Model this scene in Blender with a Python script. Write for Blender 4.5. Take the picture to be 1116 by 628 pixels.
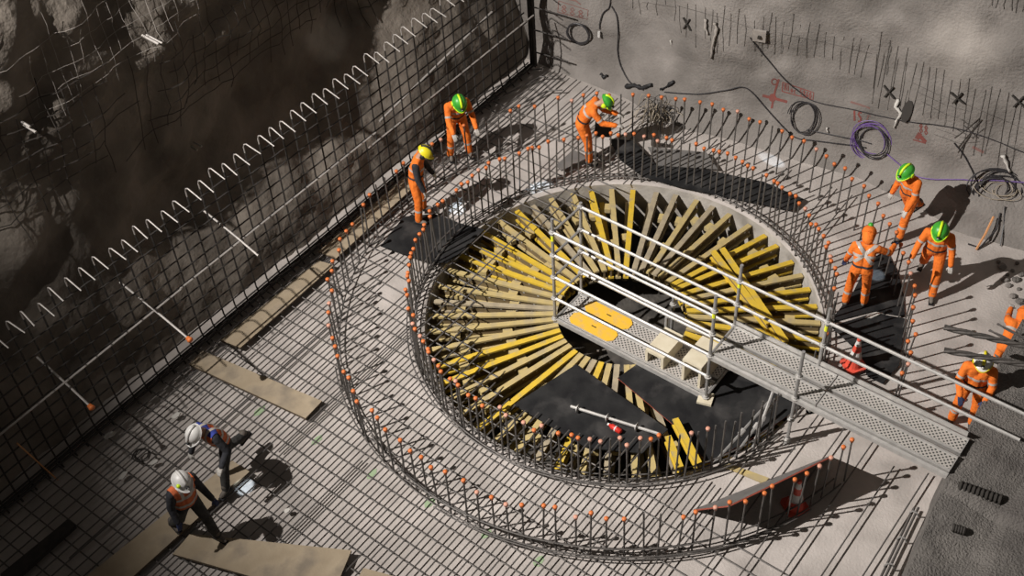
import bpy, bmesh, math, random
import numpy as np
from mathutils import Vector, Matrix, noise
from mathutils.bvhtree import BVHTree
random.seed(7)
for o in list(bpy.data.objects): bpy.data.objects.remove(o, do_unlink=True)
SC = bpy.context.scene
COL = SC.collection
V = Vector

# ------------------------------------------------------------------ camera
FPX, PITCH, ROLL = 1367.7, 0.8063, -0.0671
CAM = V((-1.9042, -15.7902, 17.4))
_r = V((1, 0, 0)); _f = V((0, math.cos(PITCH), -math.sin(PITCH))); _u = V((0, math.sin(PITCH), math.cos(PITCH)))
_c, _s = math.cos(ROLL), math.sin(ROLL)
RIGHT, UP, FWD = _c*_r + _s*_u, -_s*_r + _c*_u, _f
cd = bpy.data.cameras.new('camera'); cd.sensor_width = 36; cd.sensor_fit = 'HORIZONTAL'
cd.lens = FPX/1116*36; cd.clip_end = 200
cam = bpy.data.objects.new('camera', cd); COL.objects.link(cam)
cam.matrix_world = Matrix(((RIGHT.x, UP.x, -FWD.x, CAM.x), (RIGHT.y, UP.y, -FWD.y, CAM.y), (RIGHT.z, UP.z, -FWD.z, CAM.z), (0, 0, 0, 1)))
SC.camera = cam

# ------------------------------------------------------------------ world, lights, exposure
w = bpy.data.worlds.new('world'); SC.world = w; w.use_nodes = True
bg = w.node_tree.nodes['Background']; bg.inputs[0].default_value = (1.0, 0.90, 0.81, 1); bg.inputs[1].default_value = 0.060
SC.view_settings.view_transform = 'Standard'; SC.view_settings.look = 'None'
SC.view_settings.gamma = 1; SC.view_settings.use_curve_mapping = False
SC.view_settings.exposure = 0.0

def spot(name, loc, aim, energy, size_deg, blend=0.5, col=(1, 1, 1), rad=0.05):
    l = bpy.data.lights.new(name, 'SPOT'); l.energy = energy; l.spot_size = math.radians(size_deg)
    l.spot_blend = blend; l.color = col; l.shadow_soft_size = rad
    o = bpy.data.objects.new(name, l); COL.objects.link(o); o.location = loc
    o.rotation_euler = (V(aim) - V(loc)).to_track_quat('-Z', 'Y').to_euler()
    return o
FLOOD = V((-16.1, -6.6, 18.9))
spot('floodlight', FLOOD, (6.4, 2.0, 0.0), 44000, 61, 1.0, (1.0, 0.945, 0.90), 0.12)

# ------------------------------------------------------------------ coordinates
E1 = V((math.cos(math.radians(-40)), math.sin(math.radians(-40)), 0)); E2 = V((-E1.y, E1.x, 0))
def S(s, t, z=0.0):            # site frame: s across (left wall -> right bench), t along the left wall
    return E1*s + E2*t + V((0, 0, z))
def at(u, v, z=0.0):           # where a measured line of sight meets the level z
    d = RIGHT*((u-558)/FPX) + UP*((314-v)/FPX) + FWD
    return CAM + d*((z-CAM.z)/d.z)
def st(p): return p.dot(E1), p.dot(E2)

# ------------------------------------------------------------------ materials
def mat(name, col, col2=None, scale=3.0, rough=0.8, metal=0.0, bump=0.0, bscale=30.0, detail=6, dirt=None, dscale=0.7, lo=0.35, hi=0.65, dlo=0.5, dhi=0.7):
    m = bpy.data.materials.new(name); m.use_nodes = True
    nt = m.node_tree; N = nt.nodes; L = nt.links; b = N['Principled BSDF']
    b.inputs['Roughness'].default_value = rough; b.inputs['Metallic'].default_value = metal
    b.inputs['Base Color'].default_value = (*col, 1)
    tc = N.new('ShaderNodeTexCoord')
    def nz(sc, dt):
        n = N.new('ShaderNodeTexNoise'); n.inputs['Scale'].default_value = sc; n.inputs['Detail'].default_value = dt
        L.new(tc.outputs['Object'], n.inputs['Vector']); return n
    out = None
    if col2:
        n = nz(scale, detail); r = N.new('ShaderNodeValToRGB')
        r.color_ramp.elements[0].position = lo; r.color_ramp.elements[1].position = hi
        r.color_ramp.elements[0].color = (*col, 1); r.color_ramp.elements[1].color = (*col2, 1)
        L.new(n.outputs['Fac'], r.inputs['Fac']); out = r.outputs['Color']
    if dirt:
        n = nz(dscale, 8); r = N.new('ShaderNodeValToRGB'); r.color_ramp.elements[0].position = dlo; r.color_ramp.elements[1].position = dhi
        L.new(n.outputs['Fac'], r.inputs['Fac'])
        mx = N.new('ShaderNodeMix'); mx.data_type = 'RGBA'; L.new(r.outputs['Color'], mx.inputs[0])
        if out: L.new(out, mx.inputs[6])
        else: mx.inputs[6].default_value = (*col, 1)
        mx.inputs[7].default_value = (*dirt, 1); out = mx.outputs[2]
    if out: L.new(out, b.inputs['Base Color'])
    if bump:
        n = nz(bscale, 8); bp = N.new('ShaderNodeBump'); bp.inputs['Strength'].default_value = bump; bp.inputs['Distance'].default_value = 0.05
        L.new(n.outputs['Fac'], bp.inputs['Height']); L.new(bp.outputs['Normal'], b.inputs['Normal'])
    return m
M = {}
M['concrete'] = mat('concrete_floor', (0.40, 0.365, 0.335), (0.52, 0.475, 0.44), 1.6, 0.85, 0, 0.25, 22, dirt=(0.34, 0.31, 0.285), dscale=0.9)
M['rim'] = mat('rim_concrete', (0.36, 0.335, 0.30), (0.50, 0.47, 0.42), 4, 0.85, 0, 0.2, 25, dirt=(0.25, 0.23, 0.2), dscale=2)
M['shotcrete'] = mat('shotcrete_wall', (0.168, 0.153, 0.139), (0.25, 0.229, 0.21), 1.3, 0.9, 0, 0.55, 18, dirt=(0.125, 0.114, 0.103), dscale=0.7, dlo=0.47, dhi=0.72)
M['rock'] = mat('rock_wall', (0.145, 0.124, 0.102), (0.26, 0.226, 0.188), 0.9, 0.9, 0, 0.9, 6, dirt=(0.10, 0.085, 0.07), dscale=0.6)
M['bench'] = mat('bench_shotcrete', (0.13, 0.12, 0.11), (0.19, 0.176, 0.16), 2.2, 0.95, 0, 1.0, 30, dirt=(0.11, 0.10, 0.092), dscale=0.8)
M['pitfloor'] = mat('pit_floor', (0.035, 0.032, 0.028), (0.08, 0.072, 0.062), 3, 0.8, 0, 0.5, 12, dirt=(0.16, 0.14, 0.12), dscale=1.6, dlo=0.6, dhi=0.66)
M['rebar'] = mat('rebar_steel', (0.085, 0.079, 0.074), (0.13, 0.118, 0.108), 9, 0.6, 0.2)
M['rebar_pale_lit'] = mat('pale_lit_rebar_steel', (0.34, 0.32, 0.30), (0.46, 0.43, 0.40), 9, 0.6, 0.2)  # flood light on hooks and cage rails painted as pale steel; also pale pipes
M['rebar_dark_shaded'] = mat('dark_shaded_rebar_steel', (0.030, 0.027, 0.024), (0.05, 0.044, 0.039), 9, 0.75, 0.1)  # shaded side of the cage bars painted into the steel; also dark bundles
M['cap'] = mat('orange_plastic', (0.66, 0.17, 0.035), (0.56, 0.16, 0.05), 6, 0.5)
M['cap_pale'] = mat('faded_orange_plastic', (0.62, 0.28, 0.18), (0.58, 0.33, 0.26), 6, 0.6)
M['yellow'] = mat('yellow_formwork_paint', (0.68, 0.46, 0.035), (0.56, 0.39, 0.05), 6, 0.55, 0, 0, dirt=(0.42, 0.33, 0.14), dscale=4, dlo=0.55, dhi=0.7)
M['paleyellow'] = mat('weathered_yellow_timber', (0.50, 0.39, 0.16), (0.42, 0.33, 0.15), 7, 0.75, dirt=(0.36, 0.30, 0.19), dscale=3)
M['timber'] = mat('grey_timber', (0.40, 0.335, 0.22), (0.32, 0.27, 0.185), 7, 0.8, dirt=(0.26, 0.22, 0.16), dscale=3)
M['web'] = mat('timber_web', (0.19, 0.14, 0.065), (0.14, 0.10, 0.05), 6, 0.8)
M['bolt'] = mat('web_hole_light', (0.6, 0.58, 0.52), None, rough=0.4, metal=0.3)  # pale tone imitates light seen through the beam web holes
M['ply'] = mat('plywood_plank', (0.33, 0.265, 0.18), (0.41, 0.335, 0.235), 2.5, 0.85, 0, 0.1, 30, dirt=(0.24, 0.20, 0.15), dscale=2.2)
M['plyedge'] = mat('plywood_edge', (0.10, 0.075, 0.05), (0.15, 0.11, 0.07), 8, 0.85)
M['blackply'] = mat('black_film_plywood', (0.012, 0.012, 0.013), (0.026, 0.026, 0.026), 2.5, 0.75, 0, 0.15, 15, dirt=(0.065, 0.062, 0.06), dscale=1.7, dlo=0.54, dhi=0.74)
M['greyply'] = mat('grey_sheet', (0.13, 0.125, 0.12), (0.17, 0.16, 0.15), 3, 0.7, 0, 0.1, 20)
M['redply'] = mat('red_film_edge', (0.33, 0.07, 0.04), (0.25, 0.06, 0.04), 5, 0.7)
M['galv'] = mat('galvanised_steel', (0.42, 0.41, 0.39), (0.53, 0.515, 0.49), 8, 0.45, 0.35)
M['galv_d'] = mat('galvanised_post', (0.30, 0.295, 0.285), (0.40, 0.39, 0.375), 8, 0.45, 0.4)
M['hivis'] = mat('yellow_tag', (0.75, 0.8, 0.03), None, rough=0.5)
M['hatch'] = mat('orange_yellow_hatch_ply', (0.80, 0.47, 0.03), (0.74, 0.45, 0.07), 5, 0.6, dirt=(0.60, 0.40, 0.15), dscale=5)
M['crate'] = mat('pale_wood', (0.66, 0.60, 0.46), (0.58, 0.52, 0.38), 6, 0.8)
M['suit'] = mat('orange_overall_cloth', (0.86, 0.20, 0.018), (0.74, 0.16, 0.015), 9, 0.85, 0, 0.5, 14)
M['vest'] = mat('orange_vest_cloth', (0.72, 0.17, 0.05), (0.58, 0.14, 0.05), 9, 0.85, 0, 0.4, 14)
M['dark'] = mat('dark_cloth', (0.018, 0.019, 0.024), (0.035, 0.036, 0.042), 9, 0.9, 0, 0.5, 14)
M['trouser'] = mat('charcoal_trouser_cloth', (0.03, 0.03, 0.028), (0.055, 0.052, 0.048), 9, 0.9, 0, 0.5, 14)
M['blue'] = mat('blue_cloth', (0.03, 0.05, 0.28), None, rough=0.85)
M['skin'] = mat('skin', (0.42, 0.25, 0.17), None, rough=0.6)
M['white'] = mat('white_plastic', (0.70, 0.69, 0.66), (0.6, 0.59, 0.57), 8, 0.4)
M['green'] = mat('green_plastic', (0.06, 0.40, 0.04), (0.04, 0.30, 0.03), 8, 0.4)
M['lime'] = mat('lime_yellow_plastic', (0.62, 0.85, 0.02), None, rough=0.4)
M['yellowhat'] = mat('yellow_plastic', (0.72, 0.62, 0.02), None, rough=0.4)
M['black'] = mat('black_rubber', (0.012, 0.012, 0.013), None, rough=0.6)
M['boot'] = mat('dusty_boot', (0.10, 0.085, 0.07), (0.17, 0.15, 0.13), 8, 0.85)
M['glove'] = mat('pale_glove', (0.50, 0.48, 0.44), (0.40, 0.38, 0.35), 9, 0.85)
M['darkglove'] = mat('navy_glove', (0.025, 0.035, 0.09), None, rough=0.85)
M['reflect'] = mat('reflective_tape', (0.46, 0.42, 0.38), None, rough=0.35)
M['mask'] = mat('white_dust_mask', (0.75, 0.74, 0.70), None, rough=0.8)
M['eye'] = mat('eye', (0.02, 0.02, 0.02), None, rough=0.3)
M['cable'] = mat('dark_cable', (0.03, 0.028, 0.03), None, rough=0.5)
M['violet'] = mat('violet_cable', (0.14, 0.08, 0.26), None, rough=0.5)
M['wire'] = mat('mesh_wire', (0.06, 0.052, 0.045), None, rough=0.6, metal=0.3)
M['wirelight'] = mat('tan_wire', (0.34, 0.29, 0.22), None, rough=0.6)
M['paint'] = mat('red_spray_paint', (0.20, 0.05, 0.04), (0.15, 0.055, 0.045), 6, 0.8)
M['paintf'] = mat('faded_red_spray_paint', (0.20, 0.095, 0.08), (0.17, 0.10, 0.088), 6, 0.85)
M['rag'] = mat('grey_rag', (0.34, 0.31, 0.28), (0.27, 0.245, 0.22), 9, 0.9)
M['paper'] = mat('pale_scrap', (0.55, 0.53, 0.49), None, rough=0.8)
M['red'] = mat('red_plastic', (0.55, 0.03, 0.02), None, rough=0.4)
M['conered'] = mat('cone_red', (0.72, 0.09, 0.05), (0.6, 0.09, 0.06), 5, 0.5)
M['greenpaint'] = mat('green_marking_paint', (0.30, 0.40, 0.24), None, rough=0.85)
M['orangetube'] = mat('orange_hose', (0.62, 0.30, 0.13), None, rough=0.6)
M['grout'] = mat('dark_bundle_steel', (0.06, 0.055, 0.05), (0.09, 0.08, 0.072), 12, 0.6, 0.4)
M['cross'] = mat('rusted_plate', (0.03, 0.026, 0.022), None, rough=0.8)

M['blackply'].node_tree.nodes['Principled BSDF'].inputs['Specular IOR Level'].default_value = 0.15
def deck_mat():
    m = mat('perforated_deck', (0.60, 0.59, 0.56), None, rough=0.45, metal=0.25)
    nt = m.node_tree; N = nt.nodes; L = nt.links; b = N['Principled BSDF']
    tc = N.new('ShaderNodeTexCoord'); mp = N.new('ShaderNodeMapping'); mp.inputs['Scale'].default_value = (1/0.055, 1/0.055, 0)
    mp.inputs['Rotation'].default_value = (0, 0, math.radians(45))
    L.new(tc.outputs['Object'], mp.inputs['Vector'])
    v = N.new('ShaderNodeTexVoronoi'); v.inputs['Scale'].default_value = 1.0; v.inputs['Randomness'].default_value = 0.0
    L.new(mp.outputs['Vector'], v.inputs['Vector'])
    r = N.new('ShaderNodeValToRGB'); r.color_ramp.elements[0].position = 0.27; r.color_ramp.elements[1].position = 0.34
    r.color_ramp.elements[0].color = (0.06, 0.058, 0.055, 1); r.color_ramp.elements[1].color = (0.56, 0.53, 0.49, 1)
    L.new(v.outputs['Distance'], r.inputs['Fac']); L.new(r.outputs['Color'], b.inputs['Base Color'])
    return m
M['deck'] = deck_mat()

# ------------------------------------------------------------------ mesh helpers
class MB:
    def __init__(s): s.v = []; s.f = []; s.m = []; s.mats = []
    def mi(s, m):
        if m not in s.mats: s.mats.append(m)
        return s.mats.index(m)
    def add(s, vs, fs, m):
        k = len(s.v); i = s.mi(m); s.v += [tuple(p) for p in vs]
        for f in fs: s.f.append(tuple(a+k for a in f)); s.m.append(i)
        return s
    def box(s, c, ax, ay, az, m):        # centre and three half-axis vectors
        c, ax, ay, az = V(c), V(ax), V(ay), V(az)
        vs = [c + i*ax + j*ay + k*az for k in (-1, 1) for j in (-1, 1) for i in (-1, 1)]
        if ax.cross(ay).dot(az) < 0: return s.add(vs, [f[::-1] for f in BOXF], m)
        return s.add(vs, BOXF, m)
    def abox(s, x0, x1, y0, y1, z0, z1, m):
        return s.box(((x0+x1)/2, (y0+y1)/2, (z0+z1)/2), ((x1-x0)/2, 0, 0), (0, (y1-y0)/2, 0), (0, 0, (z1-z0)/2), m)
    def tube(s, pts, r, m, n=6, cap=True, closed=False):
        pts = [V(p) for p in pts]; K = len(pts)
        rs = r if isinstance(r, (list, tuple)) else [r]*K
        vs = []; ref = None
        for i, p in enumerate(pts):
            if closed: d = pts[(i+1) % K] - pts[i-1]
            else: d = (pts[min(i+1, K-1)] - pts[max(i-1, 0)])
            d.normalize()
            if ref is None: ref = V((0, 0, 1)) if abs(d.z) < 0.9 else V((1, 0, 0))
            a = (ref - d*ref.dot(d)); a.normalize(); b = d.cross(a); ref = a
            for j in range(n):
                th = 2*math.pi*j/n; vs.append(p + (a*math.cos(th) + b*math.sin(th))*rs[i])
        fs = []
        for i in range(K if closed else K-1):
            for j in range(n):
                i2 = (i+1) % K
                fs.append((i*n+j, i*n+(j+1) % n, i2*n+(j+1) % n, i2*n+j))
        if cap and not closed:
            fs.append(tuple(range(n))[::-1]); fs.append(tuple((K-1)*n+j for j in range(n)))
        return s.add(vs, fs, m)
    def prism(s, poly, z0, z1, m, mside=None):
        n = len(poly); area = sum(poly[i][0]*poly[(i+1) % n][1]-poly[(i+1) % n][0]*poly[i][1] for i in range(n))
        if area < 0: poly = poly[::-1]
        vs = [(p[0], p[1], z0) for p in poly] + [(p[0], p[1], z1) for p in poly]
        s.add(vs, [tuple(range(n, 2*n))], m)
        s.add(vs, [tuple(range(n))[::-1]] + [(i, (i+1) % n, n+(i+1) % n, n+i) for i in range(n)], mside or m)
        return s
    def lathe(s, prof, m, n=16, cx=0, cy=0):   # prof: (r,z) bottom to top
        vs = []; K = len(prof)
        for r, z in prof:
            for j in range(n):
                th = 2*math.pi*j/n; vs.append((cx+r*math.cos(th), cy+r*math.sin(th), z))
        fs = [(i*n+j, i*n+(j+1) % n, (i+1)*n+(j+1) % n, (i+1)*n+j) for i in range(K-1) for j in range(n)]
        fs += [tuple(range(n))[::-1], tuple((K-1)*n+j for j in range(n))]
        return s.add(vs, fs, m)
    def mesh(s, name, smooth=False):
        me = bpy.data.meshes.new(name); me.from_pydata(s.v, [], s.f)
        for m in s.mats: me.materials.append(M[m])
        me.polygons.foreach_set('material_index', s.m)
        if smooth: me.polygons.foreach_set('use_smooth', [True]*len(s.f))
        me.update(); return me
    def obj(s, name, parent=None, smooth=False, **kw): return link(name, s.mesh(name, smooth), parent, **kw)
BOXF = [(0, 2, 3, 1), (4, 5, 7, 6), (0, 1, 5, 4), (2, 6, 7, 3), (0, 4, 6, 2), (1, 3, 7, 5)]
def link(name, me, parent=None, loc=None, rot=None, **kw):
    o = bpy.data.objects.new(name, me); COL.objects.link(o)
    if parent: o.parent = parent
    if loc is not None: o.location = loc
    if rot is not None: o.rotation_euler = rot
    tag(o, **kw); return o
def tag(o, label=None, cat=None, group=None, kind=None):
    if label: o['label'] = label
    if cat: o['category'] = cat
    if group: o['group'] = group
    if kind: o['kind'] = kind
    return o
def empty(name, loc=(0, 0, 0), rz=0.0, **kw):
    o = bpy.data.objects.new(name, None); COL.objects.link(o); o.location = loc; o.rotation_euler = (0, 0, rz)
    o.empty_display_size = 0.2; tag(o, **kw); return o
def fbm(x, y, z, o=4): return noise.fractal(V((x, y, z)), 1.0, 2.0, o)

# ------------------------------------------------------------------ setting: floor, pit, walls, bench
RC = V((0.12, 0.015, 0)); RR = 3.70          # pit rim
N = 144
mb = MB(); ring = []
rads = [RR, RR+0.06, RR+0.5, 5.0, 6.5, 9, 14, 22]
vs = []
for k, r in enumerate(rads):
    for j in range(N):
        th = 2*math.pi*j/N; vs.append((RC.x+r*math.cos(th), RC.y+r*math.sin(th), 0 if k else -0.03))
fs = [(i*N+j, (i+1)*N+j, (i+1)*N+(j+1) % N, i*N+(j+1) % N) for i in range(len(rads)-1) for j in range(N)]
mb.add(vs, fs, 'concrete')
floor = mb.obj('floor', kind='structure')
mb = MB(); vs = []
for k, (r, z) in enumerate(((RR, -0.03), (RR-0.01, -0.5), (RR-0.02, -1.25))):
    for j in range(N):
        th = 2*math.pi*j/N; rr = r + 0.015*fbm(math.cos(th)*9, math.sin(th)*9, z*3); vs.append((RC.x+(r if k == 0 else rr)*math.cos(th), RC.y+(r if k == 0 else rr)*math.sin(th), z))
fs = [(i*N+j, i*N+(j+1) % N, (i+1)*N+(j+1) % N, (i+1)*N+j) for i in range(2) for j in range(N)]
mb.add(vs, [f[::-1] for f in fs], 'rim'); mb.obj('wall_pit', kind='structure')
mb = MB()
vs = []; fs = []; n = 40
for i in range(n+1):
    for j in range(n+1):
        x = -4+8*i/n; y = -4+8*j/n; vs.append((RC.x+x, RC.y+y, -1.15+0.12*fbm(x, y, 3)))
for i in range(n):
    for j in range(n):
        k = i*(n+1)+j; cx, cy = vs[k][0]-RC.x, vs[k][1]-RC.y
        if math.hypot(cx+.1, cy+.1) < 4.0: fs.append((k, k+n+1, k+n+2, k+1))
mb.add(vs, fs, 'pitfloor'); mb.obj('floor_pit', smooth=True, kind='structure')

# left rock wall
def left_s(t, z):
    bulge = 0.55*fbm(t*0.28, z*0.28, 1.7, 5) + 0.12*fbm(t*1.3, z*1.3, 5.1, 4)
    ledge = 0.5*math.exp(-((z-0.9)/0.8)**2)*(0.5+0.7*fbm(t*0.5, 2.2, 9.1, 3))
    base = -6.30 - 0.36*min(z, 2.4) - 0.15*max(0, z-2.4)
    return base + bulge*min(1, 0.30+z*0.35) + ledge*0.6 + 0.05*fbm(t*3.1, z*3.1, 2.2, 3)
mb = MB(); vs = []; nt_, nz_ = 190, 100
for i in range(nt_+1):
    for j in range(nz_+1):
        t = -17+24.5*i/nt_; z = -0.15+14*(j/nz_)**1.25; p = S(left_s(t, z), t, z); vs.append(tuple(p))
fs = [(i*(nz_+1)+j, (i+1)*(nz_+1)+j, (i+1)*(nz_+1)+j+1, i*(nz_+1)+j+1) for i in range(nt_) for j in range(nz_)]
mb.add(vs, fs, 'rock'); wall_left = mb.obj('wall_left', smooth=True, kind='structure')
bvh_left = BVHTree.FromPolygons([V(p) for p in vs], fs)

# back shotcrete wall
FT = [(-8, 5.75), (-3.7, 5.78), (-1.8, 5.62), (-0.7, 5.85), (0.75, 6.05), (1.95, 6.28), (3.3, 6.12), (4.5, 6.25), (8, 6.9), (16, 8.5)]
def foot_t(s):
    for (a, b), (c, d) in zip(FT, FT[1:]):
        if a <= s <= c: return b+(d-b)*(s-a)/(c-a)
    return FT[-1][1]
def back_t(s, z):
    base = foot_t(s)
    up = 0.16*z - 0.0*z
    fil = -0.22*math.exp(-z/0.28)
    bl = 0.30*fbm(s*0.35, z*0.35, 11.3, 4) + 0.055*fbm(s*1.7, z*1.7, 4.4, 4) + 0.10*fbm(s*2.6, z*2.6, 7.7, 4)*math.exp(-((z-0.35)/0.5)**2)
    kerb = 0.0
    if s > 3.4: kerb = -0.35*min(1, (s-3.4)/0.7)*max(0, min(1, (0.75-z)/0.25))
    return base + up + fil + bl*min(1, 0.2+z*0.5) + kerb
mb = MB(); vs = []; nt_, nz_ = 200, 90
for i in range(nt_+1):
    for j in range(nz_+1):
        s = -8+22*i/nt_; z = -0.05+11*(j/nz_)**1.4; vs.append(tuple(S(s, back_t(s, z), z)))
fs = [(i*(nz_+1)+j, (i+1)*(nz_+1)+j, (i+1)*(nz_+1)+j+1, i*(nz_+1)+j+1) for i in range(nt_) for j in range(nz_)]
mb.add(vs, fs, 'shotcrete'); wall_back = mb.obj('wall_back', smooth=True, kind='structure')
bvh_back = BVHTree.FromPolygons([V(p) for p in vs], fs)
def onwall(u, v, off=0.02, bvh=None):
    d = (RIGHT*((u-558)/FPX) + UP*((314-v)/FPX) + FWD).normalized()
    h = (bvh or bvh_back).ray_cast(CAM, d)
    if h[0] is None: return None, None
    n = h[1] if h[1].dot(d) < 0 else -h[1]
    return h[0]+n*off, n

# right bench
def bench_edge(t):
    return (6.56 - 0.085*max(0, t) if t > -0.4 else 6.56 - 0.14*(t+0.4)) + 0.04*fbm(t*1.1, 0, 3.3, 3)
mb = MB(); vs = []; ns, ntb = 34, 90
for i in range(ntb+1):
    t = -9+15*i/ntb; e = bench_edge(t)
    for j in range(ns+1):
        if j == 0: p = S(e-0.10, t, -0.02)
        elif j == 1: p = S(e-0.03, t, 0.9)
        else:
            s = e + 7*((j-2)/(ns-2))**1.5
            zt = 1.16 + 0.05*fbm(s*1.6, t*1.6, 8, 5) - (0.10 if t < -0.9 else 0)
            zt -= 0.07*math.exp(-((s-7.6-0.1*t)/0.25)**2)
            p = S(s, t, zt)
        vs.append(tuple(p))
fs = [(i*(ns+1)+j, i*(ns+1)+j+1, (i+1)*(ns+1)+j+1, (i+1)*(ns+1)+j) for i in range(ntb) for j in range(ns)]
mb.add(vs, fs, 'bench'); mb.obj('floor_bench', kind='structure')

# ------------------------------------------------------------------ rebar rings
def bar_mesh(h, r=0.016, m='rebar', n=6):
    return MB().tube([(0, 0, 0), (0, 0, h)], r, m, n).mesh('bar')
def cap_mesh(m):
    return MB().lathe([(0.018, -0.055), (0.034, -0.05), (0.036, -0.012), (0.044, -0.006), (0.046, 0.012), (0.036, 0.03), (0.014, 0.036)], m, 8).mesh('cap', True)
CAPS = [cap_mesh('cap'), cap_mesh('cap'), cap_mesh('cap_pale')]
def ring_cage(name, label, R, nbar, H, gaps, pcap, hoops, cx=0, cy=0, hook=False):
    root = empty(name, (cx, cy, 0.0), label=label, cat='rebar cage')
    bm = bar_mesh(H)
    for k in range(nbar):
        a = 360*k/nbar + random.uniform(-0.35, 0.35)
        if a > 180: a -= 360
        if any(g0 < a < g1 for g0, g1 in gaps): continue
        th = math.radians(a); rr = R+random.uniform(-0.03, 0.03)
        o = link('bar', bm, root, (rr*math.cos(th), rr*math.sin(th), 0.0), (random.gauss(0, 0.018), random.gauss(0, 0.018), 0))
        sc = random.choice([1, 1, 1, 1.0, 0.97, 1.02, 0.99, 0.93]) + random.uniform(-0.012, 0.012)
        o.scale = (1, 1, sc)
        p = pcap(a)
        if random.random() < p:
            c = link('cap', CAPS[2] if random.random() < (0.6 if pcap is PC_IN and -130 < a < -60 else 0.12) else CAPS[0], o, (0, 0, H)); c.scale = (0.88, 0.88, 0.9/sc)
    for (r, z, a0, a1) in hoops:
        n = int((a1-a0)/3); pts = []
        for i in range(n+1):
            th = math.radians(a0+(a1-a0)*i/n); wob = 0.012*fbm(math.cos(th)*3, math.sin(th)*3, r*7+z*5, 2)
            pts.append(((r+wob)*math.cos(th), (r+wob)*math.sin(th), z+wob*0.4))
        MB().tube(pts, 0.014, 'rebar', 5).obj('hoop', root)
    return root
PC_OUT = lambda a: 0.93
def PC_IN(a): return 0.25 if (-75 < a < -48) else (0.12 if -45 < a < -12 else (0.8 if -130 < a < -60 else 0.86))
ring_cage('outer_rebar_ring', 'outer circle of upright rebar with orange safety caps', 5.21, 122, 1.17,
          [(-49.5, -32.5)], PC_OUT,
          [(5.13, 0.13, -170, -52), (5.28, 0.13, -170, -52), (5.18, 0.22, -150, -55), (5.24, 0.30, -140, -80), (5.33, 0.15, -130, -60), (5.16, 0.14, 110, 190)])
ring_cage('inner_rebar_ring', 'inner circle of upright rebar with orange caps around the pit rim', 3.82, 150, 1.24,
          [(-52, -45)], PC_IN,
          [(3.78, 0.12, -46, 308), (3.88, 0.12, -46, 308), (3.95, 0.16, 130, 308), (3.76, 0.2, 120, 308)], 0.04, 0)

# ------------------------------------------------------------------ floor mat of rebar
mat_root = empty('rebar_mat', S(-3, -5, 0), label='two-way rebar mat laid over the concrete floor', cat='rebar mat')
MO = S(-3, -5, 0)
_unit = {}
def straight_bar(p, q, r, root, origin, name='bar', m='rebar', n=5):
    p, q = V(p), V(q); d = q-p; Lg = d.length
    key = (round(r, 4), m, n)
    if key not in _unit: _unit[key] = MB().tube([(-0.5, 0, 0), (0.5, 0, 0)], r, m, n).mesh('bar')
    o = link(name, _unit[key], root, (p+q)/2-origin)
    o.rotation_euler = d.to_track_quat('X', 'Z').to_euler(); o.scale = (Lg, 1, 1)
    return o
def clip_circle(fix, lo, hi, along, rfun):
    """pieces of a bar outside the pit; along 's' or 't'"""
    out = []; cur = None; st_ = 0.05; x = lo
    while x <= hi:
        p = S(fix, x) if along == 't' else S(x, fix)
        d = p-RC; r = math.hypot(d.x, d.y); inside = r < rfun(p)
        if not inside and cur is None: cur = x
        if inside and cur is not None: out.append((cur, x)); cur = None
        x += st_
    if cur is not None: out.append((cur, hi))
    return [(a, b) for a, b in out if b-a > 0.4]
def overhang(p):
    d = p-RC; a = math.degrees(math.atan2(d.y, d.x))
    j = 0.18*fbm(a*0.05, 1, 1, 3)
    if 105 < a or a < -150: return 2.75+j
    if -150 <= a < -88: return 2.95+j
    if 75 < a <= 105: return 2.9+j+ (105-a)*0.03
    return 3.74
MZ = 0.115
s = -5.85; k = 0
while s < 6.2:
    dense = s < 3.7
    for a0, a1 in clip_circle(s, -10.6, 5.35, 't', overhang):
        keep = True; lo, hi = a0, a1
        if a0 > 0.5:                                   # beyond the pit
            keep = (k % 4 in (0, 3)) if s < -0.8 else random.random() < 0.28
        elif s < -2.6 and a1 > -1.5 and (k % 4 in (1, 2)): hi = random.uniform(-3.2, -1.6)
        if s > 2.4: hi = min(hi, random.uniform(-2.6, -2.2) if dense else random.uniform(-0.3, 0.4))
        if keep and hi-lo > 0.4: straight_bar(S(s, lo, MZ), S(s+random.uniform(-.02, .02), hi, MZ), 0.0135, mat_root, MO)
    s += (0.205 if dense else 0.5)+random.uniform(-0.02, 0.02); k += 1
t = -10.5
while t < 5.2:
    for a0, a1 in clip_circle(t, -5.9, 5.9, 's', overhang):
        keep = True; lo, hi = a0, a1
        if a0 > 0: keep = False
        if t < -3.0: hi = min(hi, random.uniform(5.2, 5.9))
        elif t < -2.4: hi = min(hi, random.uniform(2.0, 3.0))
        elif t > 2.7: hi = min(hi, random.uniform(-2.2, -0.5))
        if t > 2.7: keep = random.random() < 0.6
        if keep and hi-lo > 0.4: straight_bar(S(lo, t, MZ-0.027), S(hi, t+random.uniform(-.02, .02), MZ-0.027), 0.0135, mat_root, MO)
    t += 0.30+random.uniform(-0.02, 0.02)
for sx, t0, t1 in ((-4.2, -9.5, -3.0), (-1.6, -9, -5.3), (-2.9, -6, -1.9), (-5.0, -1, 5.2), (-4.7, 0.3, 5.4), (-5.3, -2, 5.4), (-5.45, -6, 5.3), (-5.1, 1, 5.4)):
    straight_bar(S(sx, t0, MZ), S(sx, t1, MZ), 0.0135, mat_root, MO)

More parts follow.
